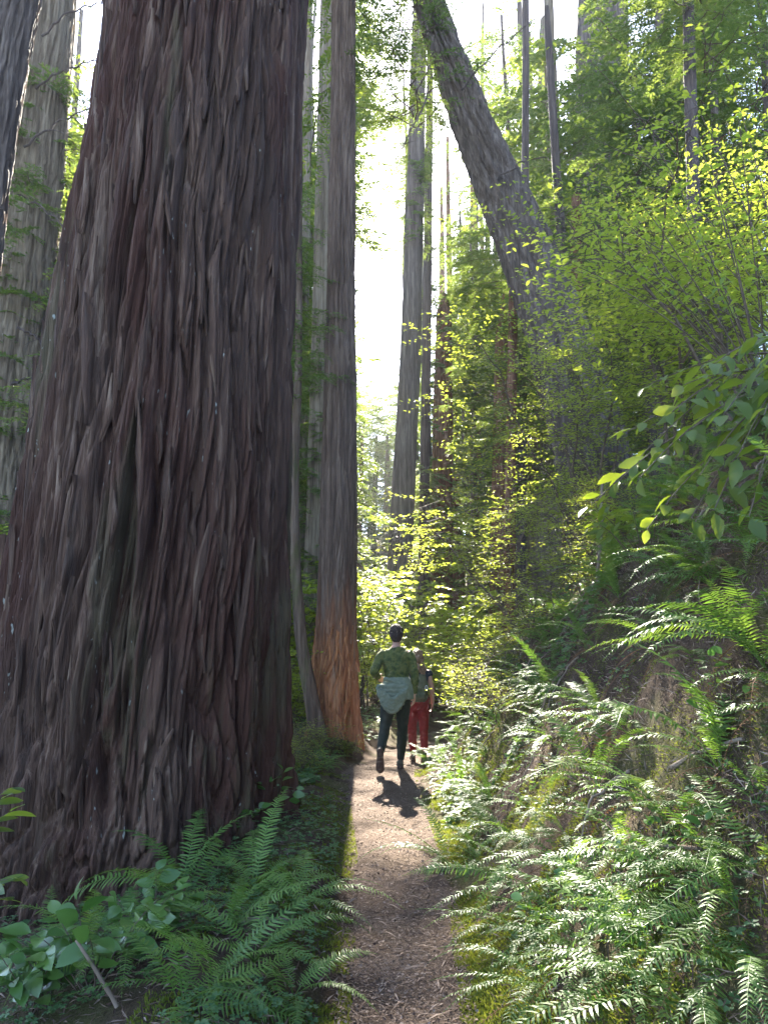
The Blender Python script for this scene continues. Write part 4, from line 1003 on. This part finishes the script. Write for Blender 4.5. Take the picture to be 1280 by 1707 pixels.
hand(b_, WR2, (0.02, 0.08, -1), (-0.9, 0.2, 0), -1, 1.0, 0.95); hand(b_, WL2, (0, 0.06, -1), (0.8, 0.3, 0), -1, 1.0, 0.5)
limb(b_, [AR, (0.085, -0.09, 0.06), (0.085, -0.02, 0.035)], [0.036, 0.034, 0.028]); limb(b_, [AL, (-0.07, 0.18, 0.045), (-0.07, 0.26, 0.035)], [0.036, 0.034, 0.028])
skin_obj('body', b_, p2, M['skin'], 0.0065, 2)
s_ = Geo(); torso(s_, 0.93, 1.44, 0.012, 1.04); limb(s_, [(-0.1, 0, 1.38), SL, mid(SL, EL2, 0.25)], [0.06, 0.056, 0.052], 0.01); limb(s_, [(0.1, 0, 1.38), SR, mid(SR, ER2, 0.25)], [0.06, 0.056, 0.052], 0.01)
skin_obj('top', s_, p2, M['vest'], 0.010, 4, 0.012, 0.07)
l_ = Geo(); torso(l_, 0.80, 1.04, 0.012, 1.06); limb(l_, [HL, mid(HL, KL), KL, mid(KL, AL, .4), mid(KL, AL, .9)], LEG, 0.012); limb(l_, [HR, mid(HR, KR), KR, mid(KR, AR, .4), mid(KR, AR, .9)], LEG, 0.012)
skin_obj('trousers', l_, p2, M['red_cloth'], 0.009, 4, 0.024, 0.05)
k_ = Geo(); zz = np.linspace(0.95, 1.37, 10); ring_loft(k_, np.stack([0 * zz, -0.165 + 0 * zz, zz], 1), np.interp(zz, [0.95, 1.0, 1.2, 1.37], [0.10, 0.150, 0.155, 0.11]), np.interp(zz, [0.95, 1.0, 1.2, 1.37], [0.05, 0.085, 0.085, 0.05]), (1, 0, 0), 20)
ring_loft(k_, [(-0.09, -0.25, 1.04), (0.09, -0.25, 1.04)], 0.05, 0.03, (0, 0, 1), 12)
pk = skin_obj('backpack', k_, p2, M['pack'], 0.010, 3, 0.010, 0.08)
for k in (-1, 1):
    g_ = Geo(); limb(g_, [(0.085 * k, -0.12, 1.34), (0.105 * k, -0.02, 1.435), (0.105 * k, 0.09, 1.36), (0.13 * k, 0.10, 1.15), (0.15 * k, -0.06, 1.02)], [0.018] * 5, 0, 0.5)
    obj('strap', g_.mesh('strap', [M['pack']], True), pk)
aa = np.linspace(0, TAU, 20); g_ = Geo(); g_.tube(np.stack([0.115 + 0.018 * np.cos(aa), -0.262 + 0 * aa, 1.17 + 0.036 * np.sin(aa)], 1), 0.0045, 5)
obj('carabiner', g_.mesh('carabiner', [M['clip']], True), pk)
r_ = Geo(); rq = np.random.default_rng(9); ball(r_, (0, -0.002, 1.668), (0.094, 0.106, 0.100))
for i in range(150):
    z_ = rq.uniform(1.26, 1.72); wd = np.interp(z_, [1.26, 1.45, 1.6, 1.72], [0.09, 0.125, 0.115, 0.06]); a = rq.uniform(-math.pi * 1.02, 0.02)
    ball(r_, (math.cos(a) * wd * rq.uniform(0.6, 1), math.sin(a) * np.interp(z_, [1.26, 1.45, 1.72], [0.09, 0.10, 0.09]) * rq.uniform(0.7, 1.05) - (0.03 if z_ < 1.5 else 0), z_), rq.uniform(0.018, 0.034), 6)
skin_obj('hair', r_, p2, M['fair_hair'], 0.007, 1, 0.035, 0.014)
shoe(p2, Matrix.Translation((-0.07, 0.10, 0.022)), M['shoe'], M['sole'])
Mx = Matrix.Translation((0.085, -0.16, 0.085)) @ Matrix.Rotation(-0.55, 4, 'X'); shoe(p2, Mx, M['shoe'], M['sole'])
g_ = Geo(); zz = np.linspace(-0.075, 0.075, 8); ring_loft(g_, np.stack([0 * zz, 0 * zz, zz], 1), np.interp(np.abs(zz), [0, 0.068, 0.075], [0.037, 0.037, 0.031]), 0.0048, (0, 1, 0), 16)
ph = obj('phone', g_.mesh('phone', [M['phone']], True)); tag(ph, 'black phone held in the hand of the walker in red trousers', 'phone')
wp = Vector((WR2[0], WR2[1], WR2[2] - 0.125)); ph.location = p2.location + Vector((wp.x * 0.93 - 0.012, wp.y * 0.93 + 0.012, wp.z * 0.935)); ph.rotation_euler = (0.3, 0.05, 0.1)


# ------------------------------------------------------------------ ferns
rg = np.random.default_rng(19)
DOWN = math.pi                                                     # downhill on the bank is towards -X
for px, py, n, L, a0, sp, lab in [
    (300, 1500, 10, 0.95, 2.6, 2.4, 'large arching sword fern right in front of the giant trunk'),
    (425, 1490, 10, 0.75, 1.0, 2.6, 'dark green sword fern below the salal at the giant trunk'),
    (495, 1515, 13, 0.58, -0.2, 2.9, 'small rosette of sword fern on the mound at the left edge of the trail'),
    (425, 1605, 13, 0.58, -1.2, 3.1, 'star-shaped sword fern rosette over the dead stick'),
    (215, 1600, 9, 0.75, 3.0, 2.2, 'pale green sword fern among broad leaves at the left of the trail'),
    (300, 1690, 8, 0.62, 0.3, 2.6, 'broad sword fern frond cluster in front of the leafy salal patch'),
    (70, 1610, 6, 0.55, 2.2, 2.0, 'sword fern tucked against the left root of the giant trunk'),
    (130, 1500, 8, 0.70, 2.4, 2.2, 'dark sword fern spread against the foot of the giant trunk'),
    (375, 1560, 10, 0.62, -0.6, 2.8, 'sword fern between the arching fern and the star-shaped rosette'),
    (350, 1655, 9, 0.60, -1.4, 2.8, 'sword fern with drooping tips in front of the star-shaped rosette'),
    (490, 1665, 9, 0.46, -0.5, 2.6, 'small sword fern close to the trail in front of the star-shaped rosette'),
    (140, 1590, 9, 0.62, 2.8, 2.6, 'yellowish sword fern among the lush broad leaves'),
    (545, 1275, 9, 0.45, 0.3, 2.9, 'sunlit sword fern between the giant trunk and the straight redwood'),
    (505, 1290, 9, 0.48, 1.2, 2.9, 'shaded sword fern against the right flank of the giant trunk'),
    (575, 1260, 8, 0.34, 0.0, 2.9, 'small sunlit fern at the foot of the straight redwood')]:
    p = ground_at(px, py)
    fern(p, n, L, lab, 'sword ferns left of the trail', a0, sp, 0.0, 2, rg)
near = [(862, 1405), (930, 1440), (800, 1440), (1000, 1480), (900, 1505), (1045, 1540), (965, 1570), (868, 1570), (1105, 1610), (1185, 1560), (1095, 1450), (1185, 1455), (1005, 1375), (885, 1350), (965, 1310), (1085, 1335),
        (1205, 1380), (1262, 1450), (822, 1335), (785, 1395), (1150, 1692), (1010, 1690), (1262, 1640), (905, 1650), (850, 1480), (940, 1390), (1040, 1430), (1130, 1520), (745, 1440), (1230, 1530), (1060, 1640), (1130, 1400), (1260, 1340), (990, 1620)]
for i, (px, py) in enumerate(near):
    p = ground_at(px, py)
    low = py > 1480
    fern(p, int(rg.integers(6, 10)), float(rg.uniform(0.44, 0.64)), 'green sword fern low on the bank by the mossy verge' if low else 'green sword fern half way up the bank above the mossy verge',
         'sword ferns low on the bank' if low else 'sword ferns on the face of the bank', DOWN + float(rg.normal() * 0.25) + 0.15, float(rg.uniform(1.1, 2.0)), -0.10, 2, rg, (0, 1, 3, 4, 5), 0.25, (0.55, 0.8))
for px, py, a0, L, lab in [(1240, 1075, 3.6, 0.62, 'bright sword fern overhanging the dark hollow of the bank'), (1275, 1120, 3.9, 0.7, 'drooping sword fern at the lip of the dark hollow'), (1185, 985, 3.3, 0.6, 'sword fern below the toothed oak leaves'), (1120, 960, 3.2, 0.55, 'sunlit sword fern on the shoulder of the bank below the oak leaves'), (1250, 930, 3.4, 0.6, 'sword fern directly under the oak sapling')]:
    p = ground_at(px, py); fern(p, 9, L, lab, 'sword ferns at the top of the bank', a0, 1.5, 0.1, 1, rg, (0, 1, 4, 5))
for i in range(70):
    y = float(rg.uniform(5.2, 13.2)); d = float(rg.uniform(0.12, 2.9)) ; x = float(pcx(y) + phw(y) + d)
    p = Vector((x, y, float(gz(x, y)) - 0.01))
    fern(p, int(rg.integers(6, 11)), float(rg.uniform(0.34, 0.62)), 'sunlit sword fern farther along the bank beside the walkers' if y > 8 else 'sword fern on the upper bank among moss and dead fronds',
         'sword ferns along the bank by the walkers' if y > 8 else 'sword ferns on the upper bank', DOWN + float(rg.normal() * 0.3), float(rg.uniform(1.2, 2.4)), 0.0, 1, rg)
for i in range(16):
    y = float(rg.uniform(3.8, 6.6)); d = float(rg.uniform(1.2, 2.3)); x = float(pcx(y) + phw(y) + d)
    fern(Vector((x, y, float(gz(x, y)) - 0.01)), int(rg.integers(5, 9)), float(rg.uniform(0.25, 0.42)), 'small sword fern clinging to the bare earth of the bank', 'small ferns on bare earth', DOWN + float(rg.normal() * 0.4), 1.8, 0.0, 3, rg)
for i in range(72):
    y = float(rg.uniform(2.6, 8.0)); d = float(rg.uniform(0.7, 2.9)); x = float(pcx(y) + phw(y) + d)
    fern(Vector((x, y, float(gz(x, y)) - 0.01)), int(rg.integers(5, 10)), float(rg.uniform(0.45, 0.75)), 'sword fern with brown dead fronds in the steep upper part of the bank', 'sword ferns with dead fronds on the steep bank', DOWN + float(rg.normal() * 0.35), float(rg.uniform(1.2, 2.2)), 0.0, 4, rg, wy=(0.55, 0.85))
for i in range(14):
    y = float(rg.uniform(9.0, 15)); x = float(pcx(y) - phw(y) - rg.uniform(0.25, 2.4))
    if y < 13.4 and -1.5 < x < -0.2 and y > 11.6: continue
    fern(Vector((x, y, float(gz(x, y)) - 0.01)), 8, float(rg.uniform(0.3, 0.5)), 'sunlit fern on the flat ground around the straight redwood', 'ferns round the straight redwood', None, math.pi, 0.0, 0, rg)

# ------------------------------------------------------------------ broad-leaved plants, each leaf a piece of its own
def rel(pts, base): return [(Vector(a) - base, Vector(b) - base, s) for a, b, s in pts]
def up_stems(n, h, r, rg, lean=(0, 0)):
    out = []
    for i in range(n):
        a = rg.random() * TAU; rr = r * rg.uniform(0.3, 1)
        out.append(((rg.normal() * 0.03, rg.normal() * 0.03, -0.02), (math.cos(a) * rr + lean[0], math.sin(a) * rr + lean[1], h * rg.uniform(0.5, 1.0)), 0.08))
    return out
for px, py, n, h, r, size, lab in [
    (455, 1370, 9, 0.42, 0.30, 0.105, 'glossy salal with round leaves against the right root of the giant trunk'),
    (400, 1400, 5, 0.26, 0.22, 0.080, 'low salal sprig in front of the giant trunk'),
    (150, 1650, 10, 0.34, 0.38, 0.125, 'lush broad-leaved salal patch around the broken dry stalk'),
    (250, 1570, 7, 0.30, 0.30, 0.110, 'salal growing through the pale green sword fern'),
    (60, 1690, 7, 0.30, 0.30, 0.110, 'low salal below the lush broad-leaved patch')]:
    p = ground_at(px, py); leaf_shrub('salal', p, up_stems(n, h, r, rg), 'salal', size, lab, 'plant', 'salal left of the trail', 8, False, 'twig', rg, 0.004, 0.25)
p = ground_at(335, 1425)
T = leaf_shrub('trillium', p, [((0, 0, 0), (0.02, 0.0, 0.26), 0.0)], 'trillium', 0.13, 'pale three-leaved plant on a thin stalk before the giant trunk', 'plant', None, 0, False, 'twig', rg, 0.003)
for k in range(3):
    a = 0.5 + k * TAU / 3; o = obj('leaf', LEAF['trillium'][0], T); o.matrix_basis = mat_from((0.02, 0, 0.26), (math.cos(a), math.sin(a), 0.08), (0, -0.35, 1), 0.135)
for b, e, lab in [((-2.75, 4.35), [(12, 1320), (2, 1335), (-8, 1372), (14, 1352)], 'dark green rhododendron twig with glossy leaves at the left root of the giant trunk'),
                  ((-2.62, 4.2), [(18, 1468), (8, 1495), (-6, 1478)], 'low rhododendron twig beneath the glossy one by the giant trunk')]:
    base = Vector((b[0], b[1], float(gz(*b))))
    st = [((0, 0, 0), P(px, py, b[1] - 0.25) - base, 0.12) for px, py in e]
    leaf_shrub('rhododendron', base, st, 'rhodo', 0.15, lab, 'shrub', 'rhododendron twigs by the giant trunk', 6, False, 'twig', rg, 0.004, 0.55)
# the oak sapling with big toothed leaves that leans out from the right
base = Vector((2.75, 4.3, float(gz(2.75, 4.3)) - 0.02))
ends = [(985, 842, 4.0), (1060, 800, 3.9), (1120, 690, 3.9), (1190, 610, 3.8), (1260, 560, 3.7), (1165, 790, 3.7), (1230, 760, 3.5), (1275, 690, 3.4), (1075, 880, 3.9), (1150, 860, 3.7), (1080, 640, 4.3), (1270, 800, 3.4), (1040, 720, 4.2), (1100, 760, 4.0), (1210, 690, 3.6), (1275, 610, 3.5), (1140, 640, 4.0), (1250, 860, 3.3), (1190, 850, 3.6), (1030, 800, 4.1), (1150, 720, 3.8)]
st = [((0, 0, 0.05 + 0.1 * (i % 4)), P(a, b, c) - base, 0.10) for i, (a, b, c) in enumerate(ends)]
leaf_shrub('oak_sapling', base, st, 'oak', 0.15, 'oak sapling with large toothed leaves leaning out from the top of the bank', 'shrub', None, 13, False, 'twig', rg, 0.008, 0.42, 0.8)
base = Vector((3.2, 5.9, float(gz(3.2, 5.9)) - 0.02))
ends = [(1000, 395, 5.7), (1040, 300, 5.6), (1090, 215, 5.7), (960, 440, 6.0), (1120, 330, 5.4), (1180, 250, 5.4), (1230, 200, 5.4), (1170, 400, 5.2), (1245, 330, 5.2), (1060, 430, 5.6), (1260, 430, 5.0), (1110, 480, 5.4), (1010, 330, 5.9), (1200, 480, 5.1), (1150, 180, 5.8)]
st = [((0, 0, 0.05 * (i % 4)), P(a, b, c) - base, 0.06) for i, (a, b, c) in enumerate(ends)]
leaf_shrub('azalea_shrub', base, st, 'azalea', 0.085, 'azalea with whorls of bright yellow-green leaves held up against the dark trunks', 'shrub', 'azaleas on the bank', 4, True, 'twig', rg, 0.008, 0.66)
base = Vector((3.75, 6.2, float(gz(3.75, 6.2)) - 0.02))
ends = [(1210, 110, 6.2), (1270, 160, 6.0), (1130, 130, 6.4), (1060, 240, 6.3), (1250, 260, 5.8), (1190, 320, 5.9), (1100, 380, 6.1), (1020, 450, 6.2), (1150, 450, 5.8), (1230, 400, 5.7), (1280, 330, 5.7), (980, 350, 6.5), (1275, 500, 5.6), (1080, 310, 6.4)]
st = [((0, 0, 0.05 * (i % 4)), P(a, b, c) - base, 0.07) for i, (a, b, c) in enumerate(ends)]
leaf_shrub('azalea_shrub', base, st, 'azalea', 0.085, 'tallest azalea whose bright leaf whorls reach up beside the thin black trunk', 'shrub', 'azaleas on the bank', 4, True, 'twig', rg, 0.008, 0.62)
for px, py, Yd, n, lab in [(1000, 880, 0, 7, 'rhododendron with upright pointed leaves on the shoulder of the bank'), (890, 985, 0, 6, 'young rhododendron with a tuft of leaves above the sunlit ferns'), (930, 930, 0, 6, 'rhododendron behind the tufted young one'), (1075, 930, 0, 6, 'rhododendron sprout below the oak sapling')]:
    p = ground_at(px, py + 25); leaf_shrub('rhododendron', p, up_stems(n, 0.65, 0.40, rg, (-0.1, 0)), 'rhodo', 0.16, lab, 'shrub', 'rhododendrons on the bank', 3, True, 'twig', rg, 0.006, 0.5)
for i in range(12):
    p = ground_at(float(rg.uniform(800, 1270)), float(rg.uniform(1130, 1640)))
    leaf_shrub('salal', p, up_stems(3, 0.20, 0.14, rg), 'salal', 0.065, 'little salal sprig growing between the bank ferns', 'plant', 'salal sprigs on the bank', 5, False, 'twig', rg, 0.003, 0.25)
# dead sticks
for a, b, r, lab in [((395, 1545), (500, 1545), 0.014, 'brown dead stick lying under the fern rosettes left of the trail'), ((130, 1575), (195, 1690), 0.010, 'broken upright dry stalk among the broad leaves left of the trail'), ((0, 1640), (60, 1600), 0.012, 'pale dead stick at the left root of the giant trunk'),
                     ((1000, 795), (990, 870), 0.022, 'broken pale snag standing on the shoulder of the bank'), ((960, 1150), (975, 1200), 0.018, 'short pale broken stick sticking out of the bank'), ((1120, 1290), (1240, 1250), 0.012, 'grey fallen branch lying across the bank'), ((1060, 1430), (1200, 1425), 0.012, 'fallen twig lying low across the bank ferns')]:
    p0 = ground_at(*a); p1_ = ground_at(*b)
    if 'snag' in lab or 'upright' in lab or 'sticking' in lab: p0 = ground_at(*b); p1_ = P(a[0], a[1], p0.y)
    if 'snag' in lab:
        q0 = P(b[0], b[1], 7.6); p0 = Vector((q0.x, 7.6, float(gz(q0.x, 7.6)) - 0.05)); p1_ = P(a[0], a[1], 7.6)
    g_ = Geo(); g_.tube(stem_curve(p0 - p0, p1_ - p0, 0.03, 9, rg, 0.05) + np.array([0, 0, 0.02]), np.linspace(r, r * 0.6, 9) * (1 + rg.normal(size=9) * 0.08), 7)
    o = obj('dead_stick', g_.mesh('dead_stick', [M['dead_wood']], True), None, p0); tag(o, lab, 'stick')


for i in range(22):
    y = float(rg.uniform(3.0, 8.5)); d = float(rg.uniform(0.7, 2.2)); x = float(pcx(y) + phw(y) + d); p0 = Vector((x, y, float(gz(x, y)) + 0.01))
    x2 = x - float(rg.uniform(0.15, 0.5)); y2 = y + float(rg.normal() * 0.35); p1_ = Vector((x2, y2, float(gz(x2, y2)) + float(rg.uniform(0.0, 0.10))))
    g_ = Geo(); r = float(rg.uniform(0.005, 0.013)); g_.tube(stem_curve((0, 0, 0), p1_ - p0, 0.10, 10, rg, 0.25), np.linspace(r, r * 0.35, 10), 6)
    o = obj('exposed_root', g_.mesh('exposed_root', [M['dead_wood']], True), None, p0); tag(o, 'thin bare root or twig poking out of the steep fern bank', 'root', 'roots and twigs poking out of the bank')
# ------------------------------------------------------------------ ground stuff
def gnorm(x, y):
    e = 0.03
    n = np.stack([-(gz(x + e, y) - gz(x - e, y)) / (2 * e), -(gz(x, y + e) - gz(x, y - e)) / (2 * e), np.ones_like(x)], 1)
    return n / np.linalg.norm(n, axis=1)[:, None]
def lay(name, tv, tf, x, y, size, up, dz, mat, tilt=0.25, rg=RNG):
    n = len(x); N = gnorm(x, y); pos = np.stack([x, y, gz(x, y) + dz], 1)
    if up:                                                            # standing blades
        X = N + rg.normal(size=(n, 3)) * tilt; Nn = rdir(n, rg)
    else:                                                             # lying pieces
        a = rg.random(n) * TAU; X = az(a); X = X - N * (X * N).sum(1)[:, None] + N * (rg.normal(size=n) * tilt * 0.6)[:, None]; Nn = N + rg.normal(size=(n, 3)) * tilt
    V, F = scatter(tv, tf, pos, X, Nn, size)
    o = obj(name, mk_mesh(name, V, F, [M[mat]])); o['kind'] = 'stuff'; return o
rg = np.random.default_rng(23)
def pick(n, u0, u1, y0, y1, pw=1.6):
    y = y0 + (y1 - y0) * rg.random(n) ** pw; return u0 + (u1 - u0) * rg.random(n), y
sliver = np.array([(0, -0.035, 0), (0.5, -0.05, 0.05), (1, 0, 0), (0.5, 0.05, 0.05)]); chip = np.array([(0, -0.25, 0), (0.6, -0.35, 0.05), (1, 0.1, 0), (0.4, 0.35, 0.08)])
u, y = pick(26000, -1.15, 1.15, 2.4, 12); x = pcx(y) + u * phw(y)
o = lay('needle_litter', sliver, LQ, x, y, rg.uniform(0.012, 0.042, len(x)), False, 0.016, 'litter', 0.3, rg); tag(o, 'fine redwood needles and twigs strewn over the trail', 'litter')
u, y = pick(7000, -1.2, 1.2, 2.4, 12); x = pcx(y) + u * phw(y)
o = lay('bark_litter', chip, LQ, x, y, rg.uniform(0.006, 0.022, len(x)), False, 0.017, 'litter', 0.4, rg); tag(o, 'small chips of bark lying on the trail', 'litter')
d, y = pick(26000, 0.1, 3.4, 2.0, 12); x = pcx(y) + phw(y) + d
o = lay('bank_litter', sliver * np.array([1, 0.55, 1]), LQ, x, y, rg.uniform(0.03, 0.10, len(x)), False, 0.02, 'litter', 1.1, rg); tag(o, 'dead brown twigs and fern scraps covering the bank', 'litter')
d, y = pick(9000, 0.0, 2.6, 2.4, 9); x = pcx(y) - phw(y) - d
o = lay('left_litter', sliver * np.array([1, 1.2, 1]), LQ, x, y, rg.uniform(0.02, 0.09, len(x)), False, 0.012, 'litter', 0.6, rg); tag(o, 'dead twigs and needles on the ground left of the trail', 'litter')
u, y = pick(420, -1.0, 1.0, 2.4, 10, 1.3); x = pcx(y) + u * phw(y)
o = lay('twig_litter', sliver * np.array([1, 0.8, 1]), LQ, x, y, rg.uniform(0.05, 0.13, len(x)), False, 0.02, 'litter', 0.2, rg); tag(o, 'longer dry twigs scattered on the trail', 'litter')
d, y = pick(22000, 0.6, 2.6, 2.6, 8.5, 1.2); x = pcx(y) + phw(y) + d
o = lay('duff', sliver * np.array([1, 0.9, 1]), LQ, x, y, rg.uniform(0.02, 0.07, len(x)), False, 0.02, 'litter', 1.3, rg); tag(o, 'thick brown duff of dead fern scraps on the steep bank', 'litter')
blade = leaflet(0.30)
def mossy(name, n, sgn, dmax, lab, y1=9.5, th=0.0, L=(0.012, 0.028)):
    d, y = pick(n, 0, 1, 2.2, y1); d = d ** 1.5 * dmax; x = pcx(y) + sgn * (phw(y) * 0.93 + d)
    k = perlin(x * 2.2, y * 2.2, 4.5, 15) + perlin(x * 7, y * 7, 1.5, 16) * 0.5 > th
    x, y = x[k], y[k]
    o = lay(name, blade, LQ, x, y, rg.uniform(*L, len(x)), True, 0.0, 'moss', 0.75, rg); tag(o, lab, 'moss')
mossy('moss', 90000, 1, 0.75, 'yellow-green moss along the right edge of the trail', th=-0.12)
mossy('moss', 60000, -1, 0.85, 'yellow-green moss on the mound left of the trail', th=0.0)
mossy('moss', 120000, 1, 2.6, 'patches of moss on the face of the bank', th=-0.02, L=(0.009, 0.020))
heart = np.array([(0, 0, 0), (0.55, -0.5, 0.10), (1.0, -0.38, 0.0), (0.86, 0, 0.06), (1.0, 0.38, 0.0), (0.55, 0.5, 0.10)])
tri_v, tri_f = [], []
for k in range(3):
    a = k * TAU / 3; R_ = np.array([[math.cos(a), -math.sin(a), 0], [math.sin(a), math.cos(a), 0], [0, 0, 1]])
    tri_v.append(heart @ R_.T); tri_f.append(np.array([[0, 1, 2, 3], [0, 3, 4, 5]]) + 6 * k)
tri_v, tri_f = np.concatenate(tri_v), [np.concatenate(tri_f)]
def sorrel(n, sgn, d0, d1, y0, y1, lab, th, size=(0.012, 0.026)):
    d, y = pick(n, d0, d1, y0, y1); x = pcx(y) + sgn * (phw(y) + d)
    k = perlin(x * 1.6, y * 1.6, 7.5, 17) > th; x, y = x[k], y[k]
    pos = np.stack([x, y, gz(x, y) + rg.uniform(0.02, 0.09, len(x))], 1); nn = gnorm(x, y) * 0.6 + np.array([0, 0, 0.6]) + rg.normal(size=(len(x), 3)) * 0.3
    V, F = scatter(tri_v, tri_f, pos, az(rg.random(len(x)) * TAU), nn, rg.uniform(*size, len(x)))
    o = obj('sorrel', mk_mesh('sorrel', V, F, [M['sorrel']])); tag(o, lab, 'ground cover', None, 'stuff')
sorrel(9500, -1, 0.12, 3.0, 2.2, 8, 'clover-like sorrel leaves carpeting the ground left of the trail', -0.1)
sorrel(7000, 1, 0.25, 3.2, 2.0, 10, 'clover-like sorrel leaves scattered over the bank', 0.0)
sorrel(5000, -1, 0.3, 6, 8, 20, 'sunlit ground cover round the straight redwood', -0.3, (0.03, 0.06))
sorrel(5000, 1, 0.1, 3.5, 6.5, 16, 'sunlit leafy ground cover along the far bank', -0.2, (0.022, 0.05))


# ------------------------------------------------------------------ haze
def box_mesh(name, a, b):
    (x0, y0, z0), (x1, y1, z1) = a, b
    V = [(x0,y0,z0),(x1,y0,z0),(x1,y1,z0),(x0,y1,z0),(x0,y0,z1),(x1,y0,z1),(x1,y1,z1),(x0,y1,z1)]
    return mk_mesh(name, V, [np.array([[0,3,2,1],[4,5,6,7],[0,1,5,4],[1,2,6,5],[2,3,7,6],[3,0,4,7]])])
hm, nt, out = new_mat('haze')
pv = nt.nodes.new('ShaderNodeVolumePrincipled')
pv.inputs['Color'].default_value = (0.92, 0.95, 1.0, 1)
pv.inputs['Density'].default_value = 0.0005
pv.inputs['Anisotropy'].default_value = 0.32
nt.links.new(pv.outputs[0], out.inputs['Volume'])
hz = obj('haze', box_mesh('haze', (-165, -65, float(GZ.min()) - 1.0), (165, 225, max(62.0, float(GZ.max()) + 1))), mat=hm)
tag(hz, kind='stuff')
